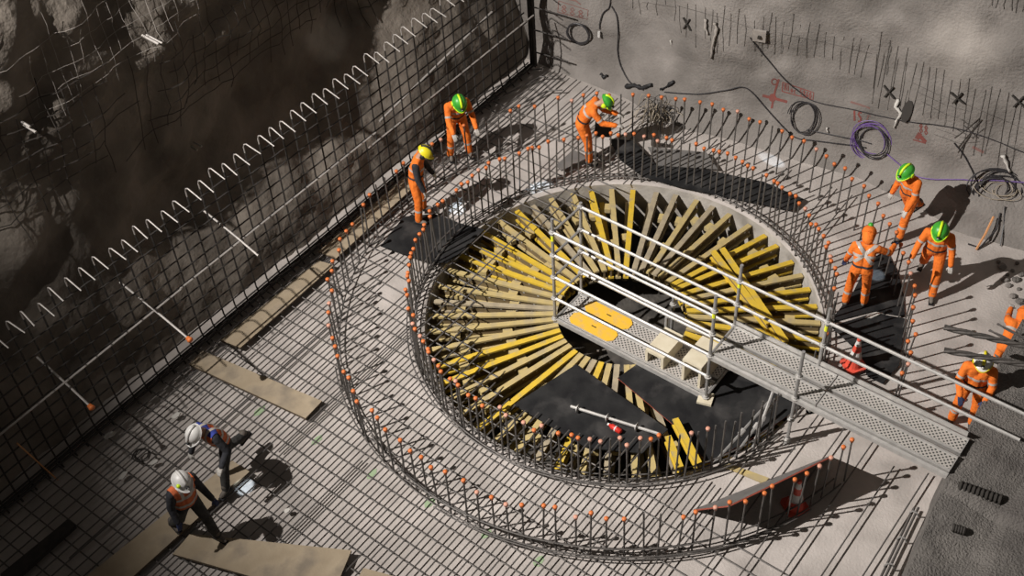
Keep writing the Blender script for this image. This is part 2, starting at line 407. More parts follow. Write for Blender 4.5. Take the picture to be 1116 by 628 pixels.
# ------------------------------------------------------------------ left wall cage
CS = -5.95
cage = empty('wall_rebar_cage', S(CS, -4, 0), label='tall rebar cage with hooked tops along the dark rock wall', cat='rebar cage')
CO = S(CS, -4, 0)
def loc(p): return V(p)-CO
hook_me = MB().tube([(0.16, 0, 0.02), (0.06, 0, 0.10), (0.015, 0, 0.28), (0, 0, 0.6), (0, 0, 3.2)], 0.017, 'rebar_dark_shaded', 5).mesh('bar')
tip_me = MB().tube([(0, 0, 3.18), (0.0, 0, 3.32), (0.03, 0, 3.40), (0.09, 0, 3.43), (0.40, 0, 3.33)], 0.0125, 'rebar_pale_lit', 6).mesh('hook')
rot40 = math.radians(-40)
t = -11.5
while t < 5.3:
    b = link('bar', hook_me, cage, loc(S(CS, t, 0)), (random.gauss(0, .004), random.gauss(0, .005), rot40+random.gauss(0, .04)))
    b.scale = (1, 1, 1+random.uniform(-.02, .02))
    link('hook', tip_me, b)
    t += 0.285+random.uniform(-.006, .006)
z = 0.15
while z < 3.2:
    m = 'rebar_dark_shaded'
    straight_bar(S(CS+0.03, -11.6, z), S(CS+0.03, 5.2+random.uniform(-.2, .2), z), 0.015, cage, CO, m=m)
    z += 0.29
straight_bar(S(CS+0.45, -11.6, 1.98), S(CS+0.45, -5.2, 2.0), 0.019, cage, CO, m='rebar_pale_lit')
straight_bar(S(CS+0.45, -5.3, 2.02), S(CS+0.45, -0.2, 2.02), 0.019, cage, CO, m='rebar_pale_lit')
straight_bar(S(CS+0.4, -0.4, 1.75), S(CS+0.4, 5.0, 1.75), 0.017, cage, CO, m='rebar_pale_lit')
for sx, zz in ((CS+0.02, 0.12), (CS+0.07, 0.15), (CS-0.04, 0.13), (CS+0.11, 0.12), (CS+0.16, 0.16)):
    straight_bar(S(sx, -11.6, zz), S(sx, 5.3, zz), 0.018, cage, CO, m='rebar_dark_shaded')
# corner column of bars
for i in range(7):
    straight_bar(S(CS+0.05+0.06*(i % 3), 5.28+0.05*(i//3), 0.1), S(CS+0.0+0.06*(i % 3), 5.3+0.05*(i//3), 3.4), 0.02, cage, CO, m='rebar_dark_shaded')
for z in (0.5, 1.1, 1.7, 2.3):
    straight_bar(S(CS+0.1, 5.3, z), S(CS+1.0, 5.42, z), 0.018, cage, CO, m='rebar_dark_shaded')
# tie rods sticking out of the cage
rods = [(-7.75, 1.90, 0.95, True, 'lower'), (-5.9, 2.10, 1.35, True, 'middle'), (-3.9, 2.25, 1.0, False, 'upper')]
RODL = ['short tie rod with orange cap at the lower end of the wall cage', 'long tie rod with orange cap in the middle of the wall cage', 'bare grey tie rod sticking out of the wall cage']
for (tt, zz, ln, cp, nm), lb in zip(rods, RODL):
    p0 = S(CS-0.35, tt, zz+0.12); p1 = S(CS-0.35+ln+0.35, tt-0.05, zz-0.22)
    r = MB().tube([tuple(V((0, 0, 0))), tuple((p1-p0)*0.6+V((0, 0, 0.02))), tuple(p1-p0)], 0.020, 'rebar_pale_lit', 6).obj('tie_rod', label=lb, cat='rod', group='tie rods through the wall cage')
    r.location = p0
    if cp:
        c = link('cap', CAPS[0], r, p1-p0); c.rotation_euler = (p1-p0).to_track_quat('Z', 'Y').to_euler(); c.scale = (1.2, 1.2, 1.2)

# ------------------------------------------------------------------ radial formwork in the pit
fw = empty('radial_formwork', (RC.x, RC.y, -0.4), label='fan of radial yellow and timber formwork beams inside the pit', cat='formwork')
def beam_mesh(Lg, mtop, mlow):
    b = MB(); w, hgt = 0.052, 0.27
    b.abox(0, Lg, -w, w, -0.045, 0, mtop); b.abox(0, Lg, -w, w, -hgt, -hgt+0.045, mlow)
    b.abox(0.01, Lg-0.01, -0.014, 0.014, -hgt+0.045, -0.045, 'web')
    n = int(Lg/0.3)
    for i in range(n):
        x = 0.2+i*0.3
        for sd in (-1, 1):
            vs = [(x+0.022*math.cos(q*math.pi/3), sd*0.020, -hgt/2+0.03+0.022*math.sin(q*math.pi/3)) for q in range(6)]
            b.add(vs, [tuple(range(6))[::(-1 if sd > 0 else 1)]], 'bolt')  # web hole with light behind it, drawn as a pale disc
    return b.mesh('beam')
BEAMS = {m: beam_mesh(2.46, m, m) for m in ('yellow', 'paleyellow', 'timber')}
BLOCK = MB().abox(-0.09, 0.09, -0.06, 0.06, -0.10, 0.0, 'paleyellow').mesh('block')
NBM = 54
for k in range(NBM):
    a = 360*k/NBM + random.uniform(-0.9, 0.9)
    th = math.radians(a); aa = a if a <= 180 else a-360
    ry = -1 if 15 < aa < 75 else 0
    pick = random.random()
    mt = 'yellow' if pick < 0.30 else ('paleyellow' if pick < 0.72 else 'timber')
    if 150 < a < 260: mt = 'yellow' if pick < 0.34 else ('paleyellow' if pick < 0.85 else 'timber')
    if 55 < a < 135: mt = 'yellow' if pick < 0.18 else ('paleyellow' if pick < 0.6 else 'timber')
    if -25 < aa < 35: mt = 'yellow' if pick < 0.35 else 'paleyellow'
    rin, rout = 1.22, 3.66
    zi, zo = 0.0+random.uniform(-.02, .02), -0.14+random.uniform(-.02, .02)
    p0 = V((rin*math.cos(th), rin*math.sin(th), zi+0.4)); p1 = V((rout*math.cos(th), rout*math.sin(th), zo+0.4))
    o = link('beam', BEAMS[mt], fw, p0); d = p1-p0
    o.rotation_euler = (0, math.atan2(-d.z, math.hypot(d.x, d.y)), th)
    # lower chord, steeper
    mt2 = random.choice(['paleyellow', 'timber', 'timber', 'yellow'])
    th2 = th+math.radians(random.uniform(1.0, 3.2))
    q0 = V(((rin+0.5)*math.cos(th2), (rin+0.5)*math.sin(th2), 0.4-0.62)); q1 = V((rout*math.cos(th2), rout*math.sin(th2), 0.4-0.48))
    o2 = link('beam', BEAMS[mt2], fw, q0); d = q1-q0; o2.rotation_euler = (0, math.atan2(-d.z, math.hypot(d.x, d.y)), th2); o2.scale = (d.length/2.46, 1, 1)
    for rb in (2.15, 3.05):
        if random.random() < 0.8:
            thb = th+math.radians(random.uniform(1.6, 2.6)); rbb = rb+random.uniform(-.15, .15)
            ob = link('block', BLOCK, fw, (rbb*math.cos(thb), rbb*math.sin(thb), 0.4-0.16)); ob.rotation_euler = (0, 0, thb+random.uniform(-.2, .2))
# loose beams lying on the fan
def loose_beam(u0, v0, u1, v1, z, label, mt='yellow'):
    p, q = at(u0, v0, z), at(u1, v1, z); d = q-p
    b = MB(); Lg = d.length; w = 0.055
    b.abox(0, Lg, -w, w, -0.04, 0, mt); b.abox(0, Lg, -w, w, -0.2, -0.16, mt); b.abox(0.01, Lg-.01, -0.015, 0.015, -0.16, -0.04, 'web')
    o = b.obj('timber_beam', label=label, cat='beam', group='loose yellow beams'); o.location = p; o.rotation_euler = (0, 0, math.atan2(d.y, d.x)); return o
loose_beam(777, 273, 838, 352, 0.14, 'loose yellow beam lying across the fan, left of the crossed pair')
loose_beam(787, 270, 857, 372, 0.14, 'loose yellow beam lying across the fan, right of the crossed pair')
loose_beam(736, 456, 762, 505, 0.22, 'yellow beam offcut at the corner of the black sheet')
loose_beam(728, 475, 742, 510, 0.2, 'short yellow beam offcut under the black sheet corner')

# ------------------------------------------------------------------ sheets and planks
def sheet(name, px, z, th, m, label, cat, side=None, group=None, poly=None):
    P = [at(u, v, z+th) for u, v in px] if px else [V(p) for p in poly]
    c = sum(P, V((0, 0, 0)))/len(P)
    o = MB().prism([(p.x-c.x, p.y-c.y) for p in P], 0, th, m, side or m).obj(name, label=label, cat=cat, group=group)
    o.location = (c.x, c.y, z); return o
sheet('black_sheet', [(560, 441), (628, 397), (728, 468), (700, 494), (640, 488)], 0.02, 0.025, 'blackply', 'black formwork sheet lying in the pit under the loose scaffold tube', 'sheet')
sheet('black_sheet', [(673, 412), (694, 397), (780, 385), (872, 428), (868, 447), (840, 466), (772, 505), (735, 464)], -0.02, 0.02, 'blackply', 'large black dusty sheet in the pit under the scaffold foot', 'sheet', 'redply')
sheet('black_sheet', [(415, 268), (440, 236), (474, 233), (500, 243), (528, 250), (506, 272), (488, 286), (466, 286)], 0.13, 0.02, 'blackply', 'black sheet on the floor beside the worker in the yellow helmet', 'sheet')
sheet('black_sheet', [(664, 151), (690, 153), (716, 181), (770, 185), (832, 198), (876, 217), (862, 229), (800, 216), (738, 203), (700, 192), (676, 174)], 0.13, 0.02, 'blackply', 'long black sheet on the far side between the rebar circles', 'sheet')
sheet('grey_sheet', [(706, 160), (770, 166), (782, 184), (716, 180)], 0.13, 0.02, 'greyply', 'grey sheet on the floor beside the long black sheet', 'sheet')
sheet('grey_sheet', [(606, 180), (625, 163), (640, 172), (612, 186)], 0.13, 0.02, 'greyply', 'small grey board on the floor left of the bending worker', 'sheet')
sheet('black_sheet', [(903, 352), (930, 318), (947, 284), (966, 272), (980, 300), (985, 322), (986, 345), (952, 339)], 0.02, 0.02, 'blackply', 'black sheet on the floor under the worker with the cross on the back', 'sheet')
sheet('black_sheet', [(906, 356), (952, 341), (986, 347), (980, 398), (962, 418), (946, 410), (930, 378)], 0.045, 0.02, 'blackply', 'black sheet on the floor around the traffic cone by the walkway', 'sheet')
PLZ = 0.13
sheet('plank', [(240, 371), (347, 284), (364, 289), (262, 379)], PLZ, 0.04, 'ply', 'plywood plank along the wall cage, lower of two end to end', 'plank', 'plyedge', 'plywood walkway planks')
sheet('plank', [(347, 274), (441, 193), (456, 199), (366, 282)], PLZ, 0.04, 'ply', 'plywood plank along the wall cage, upper of two end to end', 'plank', 'plyedge', 'plywood walkway planks')
sheet('plank', [(206, 397), (220, 382), (351, 437), (333, 456)], PLZ, 0.05, 'ply', 'short plywood plank lying across the rebar mat', 'plank', 'plyedge', 'plywood walkway planks')
sheet('plank', [(64, 652), (253, 502), (272, 514), (110, 660)], PLZ, 0.05, 'ply', 'plywood plank under the two workers in vests', 'plank', 'plyedge', 'plywood walkway planks')
sheet('plank', [(188, 604), (207, 582), (383, 600), (366, 640), (300, 636)], PLZ, 0.05, 'ply', 'wide plywood sheet at the bottom edge beside the worker in dark trousers', 'plank', 'plyedge', 'plywood walkway planks')
sheet('plank', [(388, 634), (396, 619), (440, 631), (430, 650)], PLZ, 0.05, 'ply', 'plywood plank end poking in at the bottom edge', 'plank', 'plyedge', 'plywood walkway planks')
sheet('plank', [(788, 508), (794, 505), (838, 521), (833, 527)], 0.02, 0.03, 'paleyellow', 'thin yellow timber strip on the floor near the curved board', 'plank')
sheet('rebar_bundle', [(0, 626), (74, 566), (82, 572), (6, 640)], 0.13, 0.10, 'rebar_dark_shaded', 'dark bundle of bars lying on the mat at the bottom left', 'bundle')

# sheet leaning from the floor onto the outer ring bars
B0, B1, T1, T0 = V((0.80, -4.40, 0.02)), V((3.22, -3.52, 0.02)), V((2.96, -4.25, 1.06)), V((1.20, -5.00, 0.98))
nn = (B1-B0).cross(T0-B0).normalized()*0.012
b = MB(); c0 = (B0+B1+T0+T1)/4; q = [p-c0 for p in (B0, B1, T1, T0)]
vs = [p+nn for p in q]+[p-nn for p in q]
b.add(vs, [(0, 1, 2, 3), (7, 6, 5, 4)], 'greyply'); b.add(vs, [(0, 4, 5, 1), (1, 5, 6, 2), (2, 6, 7, 3), (3, 7, 4, 0)], 'redply')
o = b.obj('leaning_sheet', label='formwork sheet with red edge leaning against the outer rebar circle', cat='sheet'); o.location = c0
b = MB(); r_ = [p*0.0 for p in q]

# ------------------------------------------------------------------ scaffold
sc = empty('scaffold_walkway', S(0.8, -0.35, 0), rot40, label='galvanised scaffold tower and perforated walkway bridging the pit', cat='scaffold')
SO = (0.8, -0.35)
def sl(s, t, z): return V((s-SO[0], t-SO[1], z))       # scaffold-local (x along s, y along t)
NEAR, FAR = -0.76, 0.05
def post(s, t, z0, z1, yellow=True):
    b = MB(); b.tube([(0, 0, z0), (0, 0, z1)], 0.030, 'galv_d', 8)
    b.tube([(0, 0, z0-0.02), (0, 0, z0)], 0.07, 'galv_d', 8)
    p = b.obj('post', sc); p.location = sl(s, t, 0)
    z = 0.08
    while z < z1-0.05:
        if z > z0+0.02:
            r = link('rosette', ROS, p, (0, 0, z))
        z += 0.555
    if yellow:
        y = MB().tube([(0, 0, z1-0.52), (0, 0, z1-0.40)], 0.033, 'hivis', 8).obj('tag_band', p)
    return p
ROS = MB().lathe([(0.03, -0.05), (0.042, -0.045), (0.042, -0.008), (0.068, -0.006), (0.068, 0.006), (0.042, 0.008), (0.042, 0.045), (0.03, 0.05)], 'galv', 8).mesh('rosette')
PZ = [0.08, 0.635, 1.19, 1.745, 2.30]
post(-0.85, NEAR, -0.3, 2.62); post(2.4, NEAR, -0.0, 2.66); post(4.0, NEAR, 0.02, 2.35, False)
post(-0.82, FAR, -0.3, 2.4, False); post(2.4, FAR, -0.1, 2.68); post(4.0, FAR, 0.0, 2.62)
post(1.0, FAR+0.1, -0.9, 0.45, False); post(0.75, FAR+0.75, -0.9, 0.3, False)
def rail(a, b, r=0.026, m='galv', name='rail', n=6):
    a, b = sl(*a), sl(*b); o = MB().tube([(0, 0, 0), tuple(b-a)], r, m, n).obj(name, sc); o.location = a; return o
for z in PZ[1:]: rail((-0.85, NEAR, z), (2.4, NEAR, z), 0.028)
for z in PZ[1:]: rail((-0.82, FAR, z), (2.4, FAR, z), 0.028)
for z in PZ: rail((-0.85, NEAR, z), (-0.82, FAR, z), 0.024, 'galv_d')
for z in (PZ[0], PZ[2]): rail((2.4, NEAR, z), (2.4, FAR, z), 0.024, 'galv_d')
for z in (1.72, 2.30): rail((2.4, FAR, z), (4.0, FAR, z), 0.028); rail((4.0, FAR, z), (7.3, FAR, z), 0.028)
rail((-0.85, NEAR, 0.08), (-0.2, NEAR-0.25, -0.9), 0.022, 'galv_d', 'brace'); rail((2.4, FAR, 0.3), (1.5, FAR+0.1, -0.8), 0.022, 'galv_d', 'brace')
rail((1.0, FAR+.1, -0.2), (2.0, FAR+0.5, -0.8), 0.022, 'galv_d', 'brace')
def deck(s0, s1, t0, t1, z, holes=True):
    b = MB(); L_ = s1-s0; W = t1-t0
    b.abox(0, L_, 0, W, -0.05, -0.002, 'galv')
    b.abox(0.02, L_-0.02, 0.05, W-0.05, -0.002, 0.002, 'deck')
    b.abox(0, L_, 0, 0.035, -0.06, 0.012, 'galv'); b.abox(0, L_, W-0.035, W, -0.06, 0.012, 'galv')
    o = b.obj('deck', sc); o.location = sl(s0, t0, z); return o
for t0, t1 in ((NEAR+0.03, NEAR+0.372), (NEAR+0.442, FAR-0.03)):
    deck(-0.8, 2.37, t0, t1, 0.10)
    deck(2.45, 4.35, t0, t1, 1.24); deck(4.37, 6.62, t0, t1, 1.24)
for t0, t1, s0 in ((NEAR+0.05, NEAR+0.375, -0.62), (NEAR+0.45, FAR-0.05, -0.55)):   # yellow trapdoors
    L_ = 0.98; W = t1-t0; c = 0.09
    o = MB().prism([(0, c), (c, 0), (L_-c, 0), (L_, c), (L_, W-c), (L_-c, W), (c, W), (0, W-c)], 0, 0.015, 'hatch').obj('trapdoor', sc); o.location = sl(s0, t0, 0.104)
    h = MB().abox(0.45, 0.55, W/2-0.01, W/2+0.01, 0.015, 0.02, 'black').obj('handle', o)
# ledgers carrying the decks, toe boards
for t in (NEAR-0.0, FAR+0.0):
    o = MB().abox(0, 4.2, -0.03, 0.03, -0.13, -0.05, 'galv').obj('ledger', sc); o.location = sl(2.42, t, 1.24)
    o = MB().abox(0, 3.2, -0.02, 0.02, -0.09, 0.0, 'galv').obj('ledger', sc); o.location = sl(-0.82, t, 0.09)
o = MB().abox(0, 4.15, -0.012, 0.012, 0.0, 0.10, 'galv').obj('toe_board', sc); o.location = sl(2.42, FAR+0.0, 1.25)
# two wooden step boxes
def step_box(s, t, z, w, d_, h, label):
    b = MB(); b.abox(-w/2, w/2, -d_/2, d_/2, h-0.05, h, 'crate')
    for sx in (-1, 1): b.abox(sx*w/2-(0.05 if sx > 0 else 0), sx*w/2+(0.05 if sx < 0 else 0), -d_/2, d_/2, 0, h-0.05, 'crate')
    b.abox(-w/2+0.05, w/2-0.05, d_/2-0.05, d_/2-0.01, h*0.4, h-0.05, 'crate')
    o = b.obj('step_box', label=label, cat='step', group='wooden step boxes on the scaffold'); o.location = S(s, t, z); o.rotation_euler = (0, 0, rot40); return o
step_box(1.28, -0.36, 0.115, 0.38, 0.66, 0.30, 'pale wooden step box on the scaffold deck nearer the yellow trapdoors')
step_box(2.04, -0.36, 0.115, 0.38, 0.66, 0.55, 'taller pale wooden step box against the raised walkway')
o = MB().abox(-0.13, 0.13, -0.13, 0.13, 0, 0.05, 'crate').obj('sole_plate', label='pale wooden pad under the scaffold post on the black sheet', cat='pad'); o.location = S(2.4, NEAR, -0.0); o.rotation_euler = (0, 0, rot40+0.3)

# loose scaffold tube with couplers on the black sheet
p0, p1 = at(622, 443, 0.13), at(718, 473, 0.13); d = p1-p0
b = MB().tube([(0, 0, 0), tuple(d)], 0.028, 'galv', 8); o = b.obj('scaffold_tube', label='loose grey scaffold tube with rosettes on the black sheet', cat='tube'); o.location = p0
for f_ in (0.08, 0.42, 0.75):
    c = link('rosette', ROS, o, d*f_); c.rotation_euler = d.to_track_quat('Z', 'Y').to_euler(); c.scale = (1.2, 1.2, 0.5)
# red bottle
p0, p1 = at(664, 463, 0.102), at(677, 471, 0.102); d = p1-p0
b = MB().tube([(0, 0, 0), tuple(d*0.12), tuple(d*0.2), tuple(d*0.95), tuple(d)], [0.025, 0.028, 0.048, 0.052, 0.03], 'red', 10)
o = b.obj('bottle', True and None, smooth=True, label='small red bottle with white print lying on the black sheet', cat='bottle'); o.location = p0
c = MB().tube([tuple(d*-0.12), (0, 0, 0)], 0.024, 'white', 8).obj('bottle_cap', o)
c = MB().tube([tuple(d*0.5), tuple(d*0.58)], 0.0535, 'white', 10).obj('print_band', o)

# traffic cones
def cone(pt, label, rz=0.3):
    root = empty('traffic_cone', pt, rz, label=label, cat='traffic cone')
    MB().prism([(-.19, -.14), (-.14, -.19), (.14, -.19), (.19, -.14), (.19, .14), (.14, .19), (-.14, .19), (-.19, .14)], 0, 0.04, 'conered').obj('base', root)
    prof = [(0.15, 0.04), (0.113, 0.22), (0.08, 0.40), (0.055, 0.54), (0.035, 0.66), (0.032, 0.70)]
    MB().lathe(prof[:2], 'conered', 16).obj('body', root); MB().lathe(prof[1:3], 'white', 16).obj('reflective_band', root)
    MB().lathe(prof[2:4], 'conered', 16).obj('body', root); MB().lathe(prof[3:5], 'white', 16).obj('reflective_band', root); MB().lathe([prof[4], (0.04, 0.69), (0.03, 0.72)], 'conered', 16).obj('tip', root)
    return root
cone(at(930, 398, 0.07), 'red and white traffic cone on the black sheet by the walkway rail')
cone(at(866, 552, 0.0), 'red and white traffic cone in the shade of the upright board')

# ------------------------------------------------------------------ things on the back wall
def wpts(px, off=0.03, bvh=None):
    out = []
    for i in range(len(px)-1):
        (u0, v0), (u1, v1) = px[i], px[i+1]; n = max(1, int(math.hypot(u1-u0, v1-v0)/9))
        for k in range(n): out.append((u0+(u1-u0)*k/n, v0+(v1-v0)*k/n))
    out.append(px[-1]); res = []
    for u, v in out:
        p, n = onwall(u, v, off, bvh)
        if p is not None: res.append(p)
    return res
def smooth_px(px):
    out = []
    for i in range(len(px)-1):
        p0 = px[max(i-1, 0)]; p1 = px[i]; p2 = px[i+1]; p3 = px[min(i+2, len(px)-1)]
        for k in range(4):
            t = k/4; out.append(tuple(0.5*((2*p1[j])+(-p0[j]+p2[j])*t+(2*p0[j]-5*p1[j]+4*p2[j]-p3[j])*t*t+(-p0[j]+3*p1[j]-3*p2[j]+p3[j])*t**3) for j in (0, 1)))
    out.append(px[-1]); return out
def centred(mb_, name, smooth=False, **kw):
    c = V((0, 0, 0))
    for v in mb_.v: c += V(v)
    c /= len(mb_.v); mb_.v = [(v[0]-c.x, v[1]-c.y, v[2]-c.z) for v in mb_.v]
    o = mb_.obj(name, smooth=smooth, **kw); o.location = c; return o
def cable(px, r, m, label, name='cable', cat='cable', off=0.03):
    pts = wpts(smooth_px(px), off)
    b = MB().tube(pts, r, m, 5); return centred(b, name, label=label, cat=cat)
c1 = cable([(667, -14), (665, 6), (657, 14), (654, 24), (654, 31)], 0.012, 'cable', 'short dark cable with a white plug hanging at the top of the wall')
p, n = onwall(654, 33, 0.05)
o = MB().tube([tuple(p-c1.location), tuple(p-c1.location-V((0, 0, 0.14)))], 0.03, 'white', 6).obj('plug', c1)
cable([(667, 6), (673, 18), (674, 40), (674, 58), (679, 76), (690, 92), (702, 98)], 0.014, 'cable', 'dark cable looping down the wall above the bending worker')
cable([(725, 100), (760, 102), (790, 98), (808, 94), (820, 100), (836, 118), (852, 136), (868, 150), (890, 153), (930, 158), (944, 160)], 0.013, 'cable', 'long dark cable sagging along the foot of the wall')
cable([(818, 40), (835, 62), (856, 86), (872, 100), (888, 110), (930, 119), (985, 131), (1050, 141), (1116, 165), (1130, 171)], 0.011, 'cable', 'thin cable running diagonally across the wall past the red paint marks')
cable([(880, 141), (905, 146), (935, 152), (950, 156)], 0.014, 'cable', 'dark cable joining the black coil and the violet coil')
cable([(966, 166), (985, 182), (1004, 193), (1040, 196), (1080, 196), (1124, 199)], 0.013, 'violet', 'violet cable running right along the foot of the wall')
cable([(1040, 155), (1052, 170), (1062, 190), (1068, 205)], 0.012, 'cable', 'dark cable dropping to the tangle on the right')
def coil(u, v, r, loops, m, label, squash=1.0, wr=0.011, jit=0.25):
    p, n = onwall(u, v, 0.06); a = n.cross(V((0, 0, 1))).normalized(); c = a.cross(n).normalized()
    b = MB(); pts = []
    K = 22
    rq = random.Random(int(u*3+v)); cs = [(rq.uniform(-1, 1)*r*jit, rq.uniform(-1, 1)*r*jit, r*(1+rq.uniform(-1, 1)*jit)) for _ in range(loops+2)]
    for i in range(K*loops+1):
        th = 2*math.pi*i/K; q = i/K; j = int(q); f_ = q-j; f_ = f_*f_*(3-2*f_)
        ox, oy, rr = [cs[j][z_]+(cs[j+1][z_]-cs[j][z_])*f_ for z_ in range(3)]; rr *= 1+0.08*fbm(th*0.5, u, 2, 2)
        pts.append(a*(math.cos(th)*rr+ox) + c*(math.sin(th)*rr*squash+oy) + n*(0.05*fbm(th*0.3, 3, u, 2)))
    b.tube(pts, wr, m, 5); o = b.obj('cable_coil', label=label, cat='coil'); o.location = p; return o
coil(631, 35, 0.25, 4, 'cable', 'thick black cable coil hanging at the top of the wall', 1.0, 0.018, 0.07)
coil(877, 125, 0.30, 3, 'cable', 'black cable coil hanging beside the boxed red writing', 1.2)
coil(944, 152, 0.32, 5, 'violet', 'violet cable coil hanging at the foot of the wall', 1.05, 0.010, 0.45)
coil(952, 155, 0.28, 3, 'cable', 'black cable coil overlapping the violet coil', 1.1)
coil(1084, 203, 0.34, 6, 'cable', 'tangle of dark cables on the wall behind the far right worker', 0.75, 0.014, 0.5)
coil(1092, 207, 0.26, 4, 'wirelight', 'tangle of pale wires on the wall at the right edge', 0.6, 0.008, 0.6)
def hang(px, r, m, label, name='hose', cat='hose'):
    pts = []
    for k, (u, v, z) in enumerate(px): pts.append(at(u, v, z))
    return centred(MB().tube(pts, r, m, 5), name, label=label, cat=cat)
hang([(1066, 200, 0.9), (1068, 232, 0.25), (1078, 236, 0.3), (1090, 240, 0.4)], 0.015, 'cable', 'black hose hanging from the cable tangle')
hang([(1083, 236, 0.5), (1074, 255, 0.2), (1064, 272, 0.03)], 0.022, 'orangetube', 'orange hose lying on the floor near the front facing worker')
hang([(1090, 232, 0.5), (1086, 250, 0.25), (1068, 270, 0.03), (1055, 266, 0.03)], 0.018, 'cable', 'black hose end lying beside the orange hose')
hang([(1095, 225, 0.6), (1094, 245, 0.3), (1090, 268, 0.03)], 0.013, 'cable', 'thin black cable hanging to the floor at the right edge')

# wire mesh remnants
def mesh_patch(label, rows, cols, m='wire', r=0.0045, bvh=None, off=0.012, name='wire_mesh'):
    p0 = wpts([cols[0][0], cols[0][1]] if cols else rows[0], off, bvh)[0]
    root = empty(name, p0, label=label, cat='wire mesh')
    for px in rows+cols:
        pts = [p-p0 for p in wpts(px, off, bvh)]
        if len(pts) > 1: MB().tube(pts, r, m, 4).obj('wire', root)
    return root
R_ = random.Random(3)
def vwires(x0, x1, dx, top, bot, slant, j=9):
    out = []; x = x0
    while x < x1:
        f = (x-x0)/(x1-x0); y0 = top[0]+(top[1]-top[0])*f+R_.uniform(-j, j); y1 = bot[0]+(bot[1]-bot[0])*f+R_.uniform(-j, j)
        xm = x+slant*(y0+y1)/2*0.0
        out.append([(x+R_.uniform(-1.5, 1.5), y0), (x-slant*0.5+R_.uniform(-1.2, 1.2), (y0+y1)/2), (x-slant+R_.uniform(-2.0, 2.0), y1)])
        x += dx+R_.uniform(-2, 2)
    return out
mesh_patch('rusty mesh wires sticking out of the wall at the top centre', [[(738, 6), (790, 20), (835, 36)], [(700, 2), (738, 8)]], vwires(690, 742, 9, (-4, -4), (8, 16), 1)+vwires(742, 834, 8, (0, 18), (42, 60), 1, 8))
mesh_patch('row of mesh wires showing through the wall above the boxed writing', [[(850, 36), (900, 46), (950, 58)]], vwires(840, 915, 9, (18, 34), (56, 72), 4)+vwires(920, 986, 8.5, (45, 58), (82, 92), 6))
mesh_patch('large sheet of wire mesh on the wall at the right', [[(995, 90), (1020, 102), (1050, 112), (1080, 125), (1116, 140)], [(1000, 100), (1030, 114), (1060, 122)], [(1004, 110), (1030, 124), (1062, 134)], [(990, 98), (985, 118)], [(1020, 140), (1050, 150), (1072, 148)], [(1018, 146), (1045, 156), (1068, 154)]],
           vwires(962, 990, 8, (40, 56), (110, 120), 12, 6)+vwires(990, 1062, 8.5, (66, 92), (118, 146), 9, 6)+vwires(1064, 1118, 8.5, (92, 112), (160, 186), 14, 6))
mesh_patch('mesh wires at the top right corner of the wall', [], vwires(1082, 1118, 7, (-6, -2), (8, 14), 2, 3))
mesh_patch('tangle of bent mesh wires left of the pale wire bundle', [[(1040, 150), (1055, 140), (1068, 128), (1060, 142), (1045, 160)], [(1048, 130), (1062, 140), (1052, 156), (1047, 172)], [(1070, 130), (1058, 146), (1044, 166)], [(1038, 138), (1060, 150), (1072, 140)]], [[(1050, 136), (1066, 150)]], 'wire', 0.01)

# red spray paint, conforming to the wall
def ribbon_px(b, px, wpx, m='paint', off=0.006):
    P = []
    for i, (u, v) in enumerate(px):
        u2, v2 = px[min(i+1, len(px)-1)]; u1, v1 = px[max(i-1, 0)]; d = math.hypot(u2-u1, v2-v1) or 1
        nx, ny = -(v2-v1)/d*wpx/2, (u2-u1)/d*wpx/2
        a, _ = onwall(u+nx, v+ny, off); c, _ = onwall(u-nx, v-ny, off)
        if a is None or c is None: return
        P += [a, c]
    b.add(P, [(2*i, 2*i+2, 2*i+3, 2*i+1) for i in range(len(px)-1)], m)
def strokes(label, lst, name='paint_mark'):
    b = MB(); first = None
    for px, w_, m in lst:
        q = [px[0]]
        for (u0, v0), (u1, v1) in zip(px, px[1:]):
            n = max(1, int(math.hypot(u1-u0, v1-v0)/4))
            q += [(u0+(u1-u0)*k/n, v0+(v1-v0)*k/n) for k in range(1, n+1)]
        bb = MB(); ribbon_px(bb, q, w_, m)
        if not bb.v: continue
        if first is None: first = empty(name, bb.v[0], label=label, cat='paint mark')
        bb.v = [tuple(V(v_)-first.location) for v_ in bb.v]; bb.obj('stroke', first)
    return first
def circ(u, v, ru, rv, a0=0, a1=360, n=12): return [(u+ru*math.cos(math.radians(a0+(a1-a0)*k/n)), v+rv*math.sin(math.radians(a0+(a1-a0)*k/n))) for k in range(n+1)]
strokes('red spray painted cross mark with a ring on the wall', [([(849, 86), (845, 98), (841, 118)], 2.2, 'paint'), ([(831, 104), (843, 107), (858, 111)], 3.0, 'paint'), (circ(842, 106.5, 2, 2.6), 4, 'paint'), (circ(844, 89, 3.0, 3.2), 1.4, 'paint')])
strokes('red painted box outline on the wall beside the cross mark', [([(853, 89.5), (887, 101), (886, 108.5), (852.5, 99.5), (853, 89.5)], 1.1, 'paint')])
